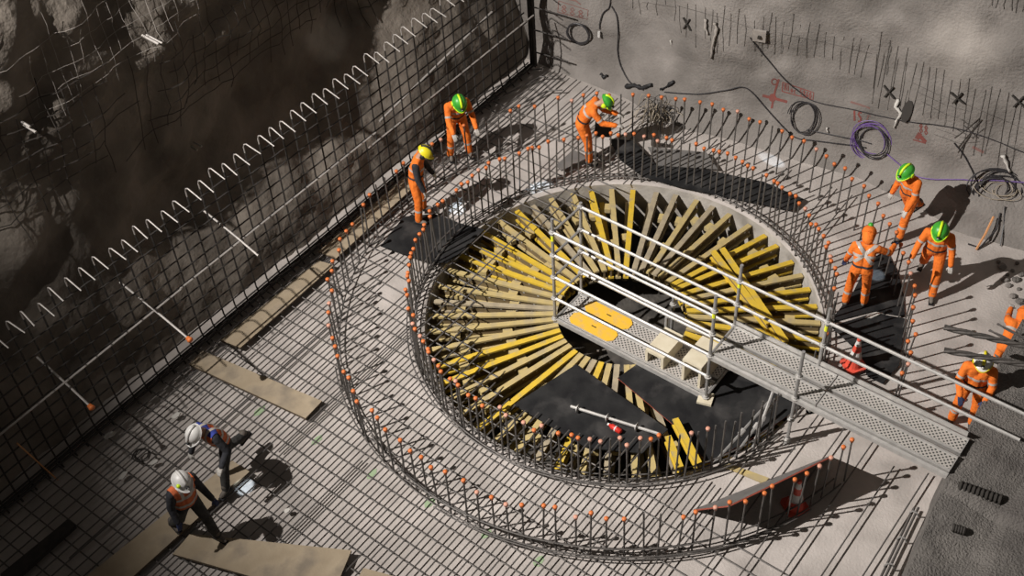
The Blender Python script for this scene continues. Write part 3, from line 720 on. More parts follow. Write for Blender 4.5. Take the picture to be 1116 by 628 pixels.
# lettering: glyph strokes in a unit cell (x 0..1, y 0..1 down)
GL = {'B': [[(0, 0), (0, 1), (.7, .95), (.8, .7), (.6, .5), (0, .5), (.6, .45), (.7, .2), (.5, 0), (0, 0)]], 'L': [[(0, 0), (0, 1), (.7, 1)]], 'l': [[(.2, 0), (.2, 1)]],
      'o': [[(.4, .45), (.1, .6), (.1, .9), (.4, 1), (.7, .85), (.7, .6), (.4, .45)]], 'c': [[(.7, .5), (.3, .45), (.1, .7), (.3, 1), (.7, .95)]],
      '5': [[(.8, 0), (.1, 0), (.1, .45), (.6, .4), (.8, .7), (.5, 1), (0, .95)]], '8': [[(.4, .5), (.1, .25), (.4, 0), (.7, .25), (.4, .5), (.05, .78), (.4, 1), (.75, .78), (.4, .5)]],
      '6': [[(.7, 0), (.2, .4), (.1, .8), (.4, 1), (.75, .8), (.5, .5), (.15, .65)]], '0': [[(.4, 0), (.05, .4), (.2, .95), (.5, 1), (.8, .6), (.7, .1), (.4, 0)]],
      'T': [[(0, 0), (1, 0)], [(.5, 0), (.5, 1)]], '1': [[(.5, 0), (.5, 1)]], 'S': [[(.8, .1), (.4, 0), (.1, .25), (.7, .6), (.6, .95), (0, .95)]], 'C': [[(.8, .1), (.3, 0), (0, .5), (.3, 1), (.8, .9)]],
      'R': [[(0, 1), (0, 0), (.7, .15), (.6, .45), (0, .5), (.8, 1)]], 'E': [[(.8, 0), (0, 0), (0, 1), (.8, 1)], [(0, .5), (.6, .5)]], ' ': []}
def word(txt, u, v, du, dv, h, w_, m='paint'):
    out = []; x, y = u, v
    L_ = math.hypot(du, dv); ux, uy = du/L_, dv/L_
    for ch in txt:
        for g in GL[ch]: out.append(([(x+ux*L_*0.78*gx, y+uy*L_*0.78*gx + h*gy) for gx, gy in g], w_, m))
        x += du; y += dv
    return out
strokes('red spray painted lettering inside the painted box on the wall', word('Bloc 5860', 855.2, 91.6, 3.35, 1.12, 6.2, 1.1))
strokes('faded red letter marks on the wall above the violet coil', [([(927, 111), (937, 114), (948, 118)], 2.2, 'paintf')]+word('1S', 929, 120, 6, 1.5, 11, 2.2)+word('C', 945, 125, 6, 1.5, 11, 1.8, 'paintf'))
strokes('red painted triangle with figures on the wall', word('88', 1002, 134, 5.5, 2, 10, 1.3)+[([(1003, 145), (1001, 148), (999, 151.5)], 5, 'paint'), ([(1003, 148.5), (1009, 155)], 4, 'paint'), ([(995, 152), (1009, 156)], 1.5, 'paint')])
strokes('faded red boxed writing at the top of the wall left of the cable', [([(609, 1), (641, 11), (640, 21), (608, 13), (609, 1)], 0.9, 'paintf')]+word('888', 612, 5, 9, 2.6, 8, 1.4, 'paintf')+[([(604, -4), (628, 1), (633, 5)], 1.6, 'paintf')])
strokes('faded red paint smear near the right edge of the wall', [([(1060, 160), (1072, 166)], 3, 'paintf')])

# rags, plates, bolts
def rag(px, w_, label, m='rag'):
    pts = wpts(px, 0.05); K = len(pts)
    fine = []; 
    for i in range(K-1):
        for q in range(3): fine.append(pts[i]+(pts[i+1]-pts[i])*q/3)
    fine.append(pts[-1]); K = len(fine); w_ *= 0.8
    b = MB(); rs = [w_*max(0.25, 0.55+0.9*fbm(i*0.63, px[0][0]*0.77, 1, 3)) for i in range(K)]
    b.tube([p+V((0.03*fbm(i*0.5, 2, px[0][0]*.3, 2), 0.02*fbm(i*0.5, 7, 3, 2), 0)) for i, p in enumerate(fine)], rs, m, 7)
    b.v = [tuple(V(v_)+V((0.02*fbm(v_[0]*22, v_[1]*22, v_[2]*22, 2), 0, 0.02*fbm(v_[0]*25, v_[2]*25, 1, 2)))) for v_ in b.v]; return centred(b, 'rag', True, label=label, cat='rag')
rag([(770, 20), (770, 30), (772, 37)], 0.07, 'crumpled grey rag caught on the mesh at the top of the wall')
rag([(780, 24), (782, 30), (779, 40), (777, 50), (775, 62)], 0.045, 'long grey rag strip hanging down the wall')
rag([(980, 108), (978, 116), (983, 122), (979, 131), (976, 138)], 0.05, 'pale torn rag knotted on the wall near the violet coil', 'paper')
rag([(1094, 168), (1097, 178), (1100, 186)], 0.06, 'pale wire bundle hung on the wall at the right', 'paper')
rag([(733, 42), (733, 50)], 0.02, 'small white scrap stuck on the wall', 'paper')
rag([(902, 138), (903, 144)], 0.03, 'small white lump on the wall above the cap row', 'paper')
rag([(683, 95), (692, 92), (700, 95), (712, 92)], 0.10, 'dark torn plastic at the foot of the wall behind the bending worker', 'black')
rag([(722, 97), (730, 93), (736, 88)], 0.07, 'dark torn plastic at the foot of the wall above the wire bundle', 'black')
rag([(655, 80), (659, 84), (663, 82)], 0.06, 'small dark lump on the wall above the bending worker', 'black')
def plate(u, v, kind, label):
    p, n = onwall(u, v, 0.03); a = n.cross(V((0, 0, 1))).normalized(); c = a.cross(n).normalized(); b = MB()
    if kind == 'sq': b.box((0, 0, 0), a*0.13, c*0.14, n*0.025, 'rag'); b.box(n*0.04, a*0.03, c*0.03, n*0.03, 'cross')
    else:
        b.box((0, 0, 0), (a*0.9+c*0.4)*0.17, (c-a*0.5)*0.013, n*0.02, 'cross'); b.box(n*0.01, (c*0.9-a*0.35)*0.15, (a+c*0.4)*0.013, n*0.02, 'cross')
    o = b.obj('anchor_plate' if kind == 'sq' else 'rock_bolt', label=label, cat='anchor'); o.location = p
plate(828, 38, 'sq', 'pale square anchor plate on the wall'); plate(970, 100, 'x', 'dark crossed rock bolt left of the large wire mesh')
plate(1044, 106, 'x', 'dark crossed rock bolt in the middle of the large wire mesh'); plate(1111, 110, 'x', 'dark crossed rock bolt at the right edge of the wall')
plate(750, 26, 'x', 'dark crossed rock bolt at the top centre of the wall')
# dark raised patch on the wall behind the pale rag
p, n = onwall(989, 121, 0.0); a = n.cross(V((0, 0, 1))).normalized(); c = a.cross(n).normalized()
b = MB(); vs = [p*0 + a*(0.10+0.04*fbm(k, 1, 1, 2))*math.cos(k*math.pi/5) + c*(0.24+0.06*fbm(k, 3, 1, 2))*math.sin(k*math.pi/5) + n*0.04 for k in range(10)]
b.add(vs+[V(v)*0.8-n*0.05 for v in vs], [tuple(range(10))]+[(k, (k+1) % 10, 10+(k+1) % 10, 10+k) for k in range(10)], 'cross'); o = b.obj('dark_patch', label='dark lump beside the pale rag on the wall', cat='cloth'); o.location = p

# left wall details
def rods(px, label, m='rebar_pale_lit'):
    for (u0, v0, u1, v1), lb in zip(px, label):
        p, n = onwall(u0, v0, -0.05, bvh_left); q, n2 = onwall(u1, v1, 0.0, bvh_left)
        if p is None or q is None: continue
        q = p + (E1*0.42 + V((0, 0, -0.02)))*(math.hypot(u1-u0, v1-v0)/20)
        o = MB().tube([(0, 0, 0), tuple(q-p)], 0.022, m, 6).obj('wall_pipe', label=lb, cat='pipe', group='pale pipes sticking out of the dark wall'); o.location = p
rods([(155, 38, 171, 52), (160, 37, 176, 50), (22, 132, 34, 139), (24, 136, 39, 146), (212, 155, 223, 158), (209, 160, 217, 165)],
     ['pale pipe in the dark wall near the top, left of a pair', 'pale pipe in the dark wall near the top, right of a pair', 'pale pipe at the left edge of the dark wall, upper of a pair', 'pale pipe at the left edge of the dark wall, lower of a pair', 'short pale pipe above the hooked bars, upper of a pair', 'short pale pipe above the hooked bars, lower of a pair'])
def lmesh(label, t0, t1, z0, z1, st_, m, r, rag_=0.4):
    root = empty('wire_mesh', S(left_s(t0, z0), t0, z0), label=label, cat='wire mesh'); O_ = root.location.copy(); rq = random.Random(int(t0*7+z0*13))
    def wire_(f):
        pts = [S(left_s(a, b)+0.07+0.03*fbm(a, b, 5, 2), a, b)-O_ for a, b in f]; MB().tube(pts, r, m, 3).obj('wire', root)
    t = t0
    while t < t1:
        za, zb = z0+rq.uniform(-rag_, rag_), z1+rq.uniform(-rag_, rag_); n = 7; wire_([(t+0.04*fbm(t*3, q, 1, 2)+0.15*q/n, za+(zb-za)*q/n) for q in range(n+1)]); t += st_*rq.uniform(0.85, 1.15)
    z = z0
    while z < z1:
        ta, tb = t0+rq.uniform(-rag_, rag_)*2, t1+rq.uniform(-rag_, rag_)*2; n = 24; wire_([(ta+(tb-ta)*q/n, z+0.05*fbm(q*0.4, z, 1, 2)) for q in range(n+1)]); z += st_*rq.uniform(0.85, 1.15)
lmesh('dark wire mesh on the lower left of the rock wall above the hooks', -9.6, -4.6, 3.9, 5.6, 0.27, 'wire', 0.010)
lmesh('dark wire mesh on the rock wall above the middle of the hooks', -4.0, 1.0, 3.6, 5.2, 0.27, 'wire', 0.010)
lmesh('rusty wire mesh on the rock wall near the pale pipes', -5.6, -2.2, 5.3, 6.4, 0.24, 'rag', 0.004)
lmesh('dark wire mesh on the rock wall toward the far corner', 1.2, 4.6, 3.0, 4.6, 0.27, 'wire', 0.010)
p = S(CS+0.3, -8.6, 0.05); o = MB().tube([(0, 0, 0), tuple(E1*-0.15+E2*-0.25+V((0, 0, 1.2)))], 0.014, 'orangetube', 5).obj('thin_rod', label='thin rusty rod leaning in the wall cage at the lower left', cat='rod'); o.location = p
# light timber rail along the wall at the far end
p0, p1 = S(CS-0.25, 0.6, 1.45), S(CS-0.1, 4.2, 2.1)
o = MB().tube([(0, 0, 0), tuple(p1-p0)], 0.025, 'rebar_pale_lit', 6).obj('long_pipe', label='long pale pipe slanting behind the wall cage near the corner', cat='pipe'); o.location = p0

# ------------------------------------------------------------------ loose things on the floor
# frizzy wire bundle
rr = random.Random(5); b = MB()
for i in range(70):
    a = rr.uniform(0, 2*math.pi); L_ = rr.uniform(0.25, 0.6); h = rr.uniform(0.1, 0.5)
    d = V((math.cos(a), math.sin(a), 0))*L_; s0 = V((rr.gauss(0, .08), rr.gauss(0, .08), 0.02))
    b.tube([s0, s0+d*0.35+V((0, 0, h)), s0+d*0.75+V((0, 0, h*0.8)), s0+d], 0.008, 'wirelight' if i % 3 else 'cable', 3)
o = b.obj('wire_bundle', label='frizzy bundle of tie wire standing at the foot of the wall', cat='wire bundle'); o.location = at(716, 131, 0)
def scrap(u, v, sx, sy, m, label, z=0.0, rz=0.4, cat='scrap'):
    P = [(sx*math.cos(k*1.047)*(0.8+0.4*rr.random()), sy*math.sin(k*1.047)*(0.8+0.4*rr.random())) for k in range(6)]
    b = MB().prism(P, 0, 0.012 if m != 'greenpaint' else 0.003, m); b.v = [(x, y, z_+(0.02*math.sin(x*20) if z_ > 0.005 else 0)) for x, y, z_ in b.v]
    o = b.obj('scrap' if cat == 'scrap' else 'floor_mark', label=label, cat=cat); o.location = at(u, v, z)+V((0, 0, 0.002)); o.rotation_euler = (0, 0, rz)
scrap(119, 475, 0.12, 0.07, 'paper', 'pale crumpled scrap on the mat nearest the wall cage', 0.13); scrap(168, 504, 0.09, 0.05, 'paper', 'pale scrap on the mat left of the worker with the blue collar', 0.13)
scrap(134, 519, 0.10, 0.05, 'paper', 'pale flat scrap on the mat left of the vest worker', 0.13, 0.8); scrap(192, 453, 0.09, 0.06, 'paper', 'pale scrap on the mat above the white helmets', 0.13)
scrap(313, 557, 0.06, 0.05, 'paper', 'small white scrap on the mat right of the vest workers', 0.13, 0.1); scrap(952, 344, 0.16, 0.05, 'paper', 'pale glove shaped scrap on the black sheet', 0.068, 0.3)
for (u, v), lb in zip([(283, 448), (345, 480), (405, 517), (468, 548), (530, 582), (587, 612)], ['beside the short plank', 'right of the short plank', 'left of the outer circle', 'at the lower left of the outer circle', 'below the outer circle', 'near the bottom edge']):
    scrap(u, v, 0.13, 0.07, 'greenpaint', 'faint green paint mark on the floor '+lb, 0.0, 0.9, 'paint mark')
for k, (u, v) in enumerate([(1092, 292), (1098, 300), (1103, 296), (1107, 306), (1099, 312), (1110, 316), (1104, 324), (1112, 330), (1095, 306), (1113, 300), (1088, 286), (1108, 288)]):
    r0 = rr.uniform(0.035, 0.075); bmx = bmesh.new(); bmesh.ops.create_icosphere(bmx, subdivisions=2, radius=r0)
    for v_ in bmx.verts: v_.co = V((v_.co.x*1.2, v_.co.y, v_.co.z*0.75))*(1+0.35*fbm(v_.co.x*16+k, v_.co.y*16, v_.co.z*16, 2))
    me_ = bpy.data.meshes.new('stone'); bmx.to_mesh(me_); bmx.free(); me_.materials.append(M['bench' if k % 2 else 'shotcrete'])
    o = link('stone', me_, None, at(u, v, 0)+V((0, 0, r0*0.55)), label='small loose stone on the floor at the right edge', cat='stone', group='loose stones at the right edge')
# coil of dark wire on the mat
pts = [(0.14*math.cos(k*0.7)*(1+0.2*math.sin(k)), 0.14*math.sin(k*0.7), 0.02+0.002*k) for k in range(28)]
o = MB().tube(pts, 0.012, 'rebar_dark_shaded', 4).obj('wire_coil', label='small dark coil of tie wire on the mat', cat='wire coil'); o.location = at(155, 498, 0.13)
# extra hooked bars bent up near the far corner
for (u0, v0, u1, v1, lb) in ((560, 118, 596, 99, 'bent bar by the far corner, nearest the caps'), (520, 119, 588, 84, 'bent bar by the far corner, in the middle'), (505, 114, 576, 76, 'bent bar by the far corner, closest to the wall')):
    p, q = at(u0, v0, 0.15), at(u1, v1, 0.15); e = q + (q-p).normalized()*0.05 + V((0.3, -0.1, 0.05))
    o = MB().tube([(0, 0, 0), tuple(q-p), tuple(e-p)], 0.018, 'rebar', 5).obj('bent_bar', label=lb, cat='rebar', group='bent bars by the far corner'); o.location = p

# ------------------------------------------------------------------ right edge: bundles, duct, bars at the bench foot
def bundle(u0, v0, u1, v1, z, r, label, strands=3):
    p, q = at(u0, v0, z), at(u1, v1, z+0.15); d = q-p; root = empty('steel_bundle', p, label=label, cat='bundle')
    zx = d.normalized(); a = zx.cross(V((0, 0, 1))).normalized(); c = a.cross(zx)
    for k in range(strands):
        pts = []
        for i in range(25):
            f = i/24; th = 2*math.pi*(k/strands + f*2.2); pts.append(d*f*(1-0.015*k) + (a*math.cos(th)+c*math.sin(th))*r*0.55)
        MB().tube(pts, r*0.62, 'grout', 6).obj('strand', root)
bundle(1029, 357, 1175, 391, 2.3, 0.045, 'upper thick twisted steel bundle reaching in from the right edge')
bundle(1029, 382, 1175, 408, 2.3, 0.045, 'lower thick twisted steel bundle reaching in from the right edge')
bundle(1087, 353, 1170, 398, 1.6, 0.022, 'thin steel bar reaching in above the twisted bundles', 2)
bundle(1078, 360, 1165, 402, 1.6, 0.022, 'second thin steel bar reaching in above the twisted bundles', 2)
p, q = at(1044, 529, 1.13), at(1092, 545, 1.13); d = q-p; b = MB(); pts = []; rs = []
for i in range(41): pts.append(d*i/40); rs.append(0.075+0.014*(1 if (i//2) % 2 else -1))
b.tube(pts, rs, 'cross', 10); o = b.obj('corrugated_duct', label='black corrugated duct set in the grey bench', cat='duct'); o.location = p
p, q = at(1038, 575, 1.08), at(1052, 579, 1.08); d = q-p; b = MB(); b.tube([d*i/10 for i in range(11)], [0.06+0.012*(i % 2) for i in range(11)], 'cross', 10)
o = b.obj('corrugated_duct', label='short black duct stub in the lower grey bench', cat='duct'); o.location = p
root = empty('edge_rebar', S(6.3, -2.5, 0.1), label='pair of bars with clamps along the foot of the grey bench', cat='rebar')
for ds, zz in ((6.32, 0.14), (6.38, 0.2)): straight_bar(S(ds+0.45, -6.0, zz), S(ds+0.0, -0.85, zz), 0.022, root, S(6.3, -2.5, 0.1), m='rebar')
for k in range(8):
    t = -1.0-0.55*k; o = MB().tube([(-0.06, 0, 0), (-0.02, 0, 0.09), (0.05, 0, 0.09), (0.09, 0, 0.0)], 0.014, 'galv_d', 5).obj('clamp', root); o.location = S(6.35-0.088*(t+0.85), t, 0.17)-S(6.3, -2.5, 0.1); o.rotation_euler = (0, 0, rot40+0.2*(k % 3))
# bars and clamps tangled by the inner circle under the walkway
for (u0, v0, u1, v1, z0, z1, lb) in ((778, 505, 838, 438, 0.1, 0.35, 'thin prop leaning inside the inner circle, leftmost'), (800, 498, 848, 432, 0.1, 0.45, 'thin prop leaning inside the inner circle, middle'), (820, 488, 843, 425, 0.1, 0.6, 'pale prop with joint leaning inside the inner circle')):
    p, q = at(u0, v0, z0), at(u1, v1, z1); o = MB().tube([(0, 0, 0), tuple((q-p)*0.5), tuple(q-p)], 0.024, 'galv_d' if 'thin' in lb else 'galv', 6).obj('prop', label=lb, cat='prop', group='props inside the inner circle'); o.location = p
    MB().tube([tuple((q-p)*0.46), tuple((q-p)*0.54)], 0.045, 'galv', 6).obj('joint', o)

# ------------------------------------------------------------------ people
def capsule(b, p, r, q, r2, m, n=10):
    p, q = V(p), V(q); d = q-p; L_ = d.length
    if L_ < 1e-5: d = V((0, 0, 1))
    d = d.normalized(); pts = []; rs = []
    for k in range(4): a = k/4*math.pi/2; pts.append(p-d*r*math.cos(a)); rs.append(max(r*math.sin(a), 0.001))
    pts.append(p); rs.append(r); pts.append(q); rs.append(r2)
    for k in range(3, -1, -1): a = k/4*math.pi/2; pts.append(q+d*r2*math.cos(a)); rs.append(max(r2*math.sin(a), 0.001))
    # fixed frame so that the rings never twist
    ref = V((1, 0, 0)) if abs(d.x) < 0.9 else V((0, 1, 0)); a = (ref-d*ref.dot(d)).normalized(); c = d.cross(a); vs = []
    for P_, R in zip(pts, rs):
        for j in range(n): th = 2*math.pi*j/n; vs.append(P_+(a*math.cos(th)+c*math.sin(th))*R)
    K = len(pts); fs = [(i*n+j, i*n+(j+1) % n, (i+1)*n+(j+1) % n, (i+1)*n+j) for i in range(K-1) for j in range(n)]
    fs += [tuple(range(n))[::-1], tuple((K-1)*n+j for j in range(n))]
    b.add(vs, fs, m)
def fuse(prims, voxel, iters, name):
    b = MB()
    for p, r, q, r2, *_ in prims: capsule(b, p, r, q, r2, 'suit')
    tmp = bpy.data.objects.new('tmp', b.mesh('tmp')); COL.objects.link(tmp)
    m = tmp.modifiers.new('r', 'REMESH'); m.mode = 'VOXEL'; m.voxel_size = voxel
    m2 = tmp.modifiers.new('s', 'SMOOTH'); m2.iterations = iters; m2.factor = 0.5
    dg = bpy.context.evaluated_depsgraph_get(); dg.update()
    me = bpy.data.meshes.new_from_object(tmp.evaluated_get(dg)); me.name = name
    old = tmp.data; bpy.data.objects.remove(tmp); bpy.data.meshes.remove(old)
    me.materials.clear(); me.polygons.foreach_set('use_smooth', [True]*len(me.polygons)); return me
def tag_points(C, prims):
    C = np.asarray(C); best = np.full(len(C), 1e9); idx = np.zeros(len(C), int)
    for i, (p, r, q, r2, *_) in enumerate(prims):
        p_, q_ = np.array(p), np.array(q); d = q_-p_; dd = d@d
        t = np.clip(((C-p_)@d)/dd if dd > 1e-9 else np.zeros(len(C)), 0, 1)
        dist = np.linalg.norm(C-(p_+t[:, None]*d), axis=1)-(r+(r2-r)*t)
        w_ = dist < best; best[w_] = dist[w_]; idx[w_] = i
    return idx
def patch(me, prims, planes, tags, off, m, name, parent, normal_test=None):
    bm = bmesh.new(); bm.from_mesh(me)
    for co, no in planes:      # keep the side the normal points away from
        bmesh.ops.bisect_plane(bm, geom=bm.verts[:]+bm.edges[:]+bm.faces[:], plane_co=co, plane_no=no, clear_outer=True)
    if bm.faces:
        idx = tag_points([tuple(f.calc_center_median()) for f in bm.faces], prims)
        kill = [f for f, i in zip(bm.faces, idx) if prims[i][4] not in tags or (normal_test and not normal_test(f))]
        bmesh.ops.delete(bm, geom=kill, context='FACES')
    bm.normal_update()
    for v in bm.verts: v.co += v.normal*off
    out = bpy.data.meshes.new(name); bm.to_mesh(out); bm.free(); out.materials.clear(); out.materials.append(M[m])
    if not len(out.polygons): bpy.data.meshes.remove(out); return None
    out.polygons.foreach_set('material_index', [0]*len(out.polygons)); out.polygons.foreach_set('use_smooth', [True]*len(out.polygons))
    return link(name, out, parent)
RX = lambda a: Matrix.Rotation(math.radians(a), 3, 'X'); RY = lambda a: Matrix.Rotation(math.radians(a), 3, 'Y'); RZ = lambda a: Matrix.Rotation(math.radians(a), 3, 'Z')

def hand(parent, w_, d, side, m, curl=28):
    d = d.normalized(); up = V((0, 0, 1)) if abs(d.z) < 0.85 else V((0, 1, 0))
    lat = d.cross(up).normalized(); pn = lat.cross(d).normalized()       # lat: across the palm, pn: palm normal
    P = []
    for k in range(4):
        o = lat*(-0.030+0.020*k); P.append((w_+d*0.012+o*0.7, 0.020, w_+d*0.085+o, 0.0165, 'p'))
    LEN = [0.066, 0.078, 0.074, 0.058]
    for k in range(4):
        base = w_+d*0.088+lat*(-0.032+0.0215*k); a = 0
        for j, fr in enumerate((0.48, 0.30, 0.22)):
            a += math.radians(curl*(0.6 if j == 0 else 1)); dd = d*math.cos(a)-pn*math.sin(a); q = base+dd*LEN[k]*fr*1.15
            P.append((base, 0.0112-0.0008*j, q, 0.0104-0.0008*j, 'f')); base = q
    tb = w_+d*0.03-lat*side*0.034; t1 = tb+(d*0.6-lat*side*0.7-pn*0.25).normalized()*0.042; t2 = t1+(d*0.9-lat*side*0.1-pn*0.4).normalized()*0.034
    P += [(tb, 0.015, t1, 0.0125, 't'), (t1, 0.0125, t2, 0.0105, 't')]
    me = fuse(P, 0.0075, 2, 'hand'); me.materials.append(M[m]); return link('glove', me, parent)

def person(label, u, v, zb, heading, suit='suit', legs='suit', sleeves=None, hat='green', hat2='lime', gl='glove', lean=10, curl=8, side=0, twist=0,
           head=(10, 0), legL=(0, 4, 5), legR=(0, 4, 5), armL=(5, 10, 15, 0), armR=(5, 10, 15, 0), mask=True, vest=False, muffs=True, xback=False, hood=False, bands=True, k=1.1, lamp=True, footL=0, footR=0, collar=None, badge=False):
    yaw = math.atan2(heading[1], heading[0])-math.pi/2
    root = empty('person', at(u, v, zb), yaw, label=label, cat='person')
    Rt = RZ(twist*0.4) @ RX(-lean) @ RY(side); Rc = RZ(twist) @ RX(-lean-curl) @ RY(side); Rh = Rc @ RZ(head[1]) @ RX(-head[0])
    hip = V((0, 0, 0)); ch = hip+Rt @ V((0, 0, .23)); nk = ch+Rc @ V((0, 0, .27)); J = {}
    for nm, sg, lg, fp in (('L', -1, legL, footL), ('R', 1, legR, footR)):
        f, ab, kn = [math.radians(x) for x in lg]; h = hip+V((sg*0.095, 0, -0.03))
        kd = V((sg*math.sin(ab), math.sin(f)*math.cos(ab), -math.cos(f)*math.cos(ab))); kp = h+kd*0.42
        a = f-kn; ad = V((sg*math.sin(ab)*0.5, math.sin(a), -math.cos(a))).normalized(); ap = kp+ad*0.40
        fa = math.radians(fp); fd = V((sg*0.15, math.cos(fa), -math.sin(fa))).normalized(); fu = V((0, math.sin(fa), math.cos(fa)))
        J[nm] = (h, kp, ap, fd, fu)
    zmin = min(min((J[x][2]-J[x][4]*0.09).z, (J[x][2]-J[x][4]*0.09+J[x][3]*0.17).z) for x in 'LR')
    mid = (J['L'][2]+J['R'][2])/2; OFF = V((-mid.x, -mid.y-0.03, -zmin))
    T = lambda p: (p+OFF)*k
    A = {}
    for nm, sg, ar in (('L', -1, armL), ('R', 1, armR)):
        f, ab, e, inw = ar; f, ab, e = math.radians(f), math.radians(ab), math.radians(e)
        sh = ch+Rc @ V((sg*0.185, 0, 0.205))
        Rz = RZ(twist); ud = Rz @ V((sg*math.sin(ab), math.sin(f)*math.cos(ab), -math.cos(f)*math.cos(ab))); el = sh+ud*0.28
        fd = Rz @ V((sg*math.sin(ab)*0.6-sg*inw, math.sin(f+e), -math.cos(f+e))).normalized(); wr = el+fd*0.25
        A[nm] = (sh, el, wr, fd)
    hc = nk+Rc @ V((0, 0.01, 0.05))+Rh @ V((0, 0.025, 0.115))
    PR = []
    def pr(p, r, q, r2, tg): PR.append((T(p), r*k, T(q), r2*k, tg))
    for sg in (-1, 1):
        pr(hip+V((sg*0.06, 0, 0)), .115, ch+Rt @ V((sg*0.06, 0, 0)), .115, 'torso'); pr(ch+Rc @ V((sg*0.065, 0, 0)), .118, ch+Rc @ V((sg*0.085, 0, .16)), .105, 'torso')
        pr(nk+Rc @ V((0, 0, -.05)), .07, ch+Rc @ V((sg*0.17, 0, 0.205)), .075, 'torso')
    pr(hip+Rt @ V((0, .03, .06)), .11, ch+Rc @ V((0, .03, .05)), .11, 'torso')
    for nm in 'LR':
        h, kp, ap, fd, fu = J[nm]; pr(h, .105, kp, .078, 'leg'); pr(kp, .080, ap, .070, 'leg')
        sh, el, wr, fd = A[nm]; pr(sh, .072, el, .060, 'arm'+nm); pr(el, .060, wr-fd*0.01, .048, 'fore'+nm); pr(wr-fd*.02, .03, wr+fd*.02, .028, 'wrist')
    pr(nk, .058, hc+Rh @ V((0, -0.02, -.07)), .056, 'head'); pr(hc+Rh @ V((0, -.012, .02)), .097, hc+Rh @ V((0, .015, .015)), .09, 'head')
    pr(hc+Rh @ V((0, .035, -.07)), .058, hc+Rh @ V((0, .03, -.02)), .075, 'head'); pr(hc+Rh @ V((0, .10, .012)), .012, hc+Rh @ V((0, .122, -.022)), .017, 'head')
    for sg in (-1, 1): pr(hc+Rh @ V((sg*.09, -.005, .0)), .022, hc+Rh @ V((sg*.093, -.01, -.03)), .018, 'head')
    me = fuse(PR, 0.0165, 3, 'body')
    mats = [suit, legs, 'skin', (sleeves or suit)]
    for m in mats: me.materials.append(M[m])
    n = len(me.polygons); C = np.empty(n*3); me.polygons.foreach_get('center', C); idx = tag_points(C.reshape(-1, 3), PR)
    tm = {'torso': 0, 'leg': 1, 'head': 2, 'wrist': 2}
    mi = [tm.get(PR[i][4], 3) if PR[i][4] in tm else ((3 if sleeves else 0)) for i in idx]
    me.polygons.foreach_set('material_index', mi); me.update()
    link('body', me, root)
    hk = Rh.to_4x4(); hm = Matrix.Translation(T(hc)) @ hk @ Matrix.Scale(k, 4)
    def hp(b, name, parent=root, smooth=True):
        b.v = [tuple(hm @ V(v_)) for v_ in b.v]; return b.obj(name, parent, smooth)
    # helmet with brim
    b = MB(); n_ = 20; vs = []; K = 6
    for i in range(K):
        ph = i/(K-1)*math.pi/2*0.97
        for j in range(n_):
            th = 2*math.pi*j/n_; vs.append((0.124*math.cos(ph)*math.cos(th), -0.005+0.143*math.cos(ph)*math.sin(th), 0.038+0.110*math.sin(ph)))
    for j in range(n_):
        th = 2*math.pi*j/n_; fr = max(0, math.sin(th)); vs.append(((0.135+0.004*fr)*math.cos(th), -0.005+(0.152+0.055*fr**2)*math.sin(th), 0.03-0.012*fr))
    fs = [(i*n_+j, i*n_+(j+1) % n_, (i+1)*n_+(j+1) % n_, (i+1)*n_+j) for i in range(K-1) for j in range(n_)]+[tuple((K-1)*n_+j for j in range(n_))]
    fs += [(K*n_+j, K*n_+(j+1) % n_, (j+1) % n_, j) for j in range(n_)]
    b.add(vs, fs, hat if not hood else suit)
    hel = hp(b, 'helmet' if not hood else 'hood')
    if hood:
        b = MB(); capsule(b, (0, -.03, -.10), .10, (0, -.015, .03), .125, suit); hp(b, 'hood_back', hel)
        b = MB(); capsule(b, (0, .02, .13), .04, (0, -.04, .15), .05, 'green'); hp(b, 'helmet_top', hel)
    else:
        b = MB()
        for sg in (0,): b.tube([(sg*.045, -0.005+.142*math.cos(a)*0.98, .04+.113*math.sin(a)) for a in [math.radians(x) for x in (25, 50, 75, 90, 105, 130, 155)]], 0.024, hat2, 5)
        hp(b, 'ridge', hel)
        b = MB(); b.tube([(0.139*math.cos(q), -0.005+(0.156+0.05*max(0, math.sin(q))**2)*math.sin(q), 0.028-0.012*max(0, math.sin(q))) for q in [math.radians(20+14*i) for i in range(11)]], 0.010, hat2, 5); hp(b, 'brim_edge', hel)
        if badge:
            b = MB(); capsule(b, (.085, .06, .085), .032, (.09, .065, .09), .03, 'lime'); hp(b, 'badge', hel)
        if lamp:
            b = MB(); b.tube([(0, .135, .075), (0, .165, .078)], .026, 'black', 8); hp(b, 'head_lamp', hel)
            b = MB(); b.tube([(0, .165, .078), (0, .169, .078)], .021, 'white', 8); hp(b, 'lens', hel)
    if muffs and not hood:
        for sg in (-1, 1):
            b = MB(); b.tube([(sg*.092, -.005, -.01), (sg*.10, -.005, -.01), (sg*.135, -.005, -.01), (sg*.145, -.005, -.01)], [.03, .046, .046, .034], hat2, 10); hp(b, 'ear_muff')
    if mask:
        b = MB(); capsule(b, (0, .085, -.055), .048, (0, .10, -.045), .042, 'mask'); hp(b, 'dust_mask')
    for sg in (-1, 1):
        b = MB(); capsule(b, (sg*.034, .088, .014), .014, (sg*.034, .092, .014), .013, 'eye'); hp(b, 'eye')
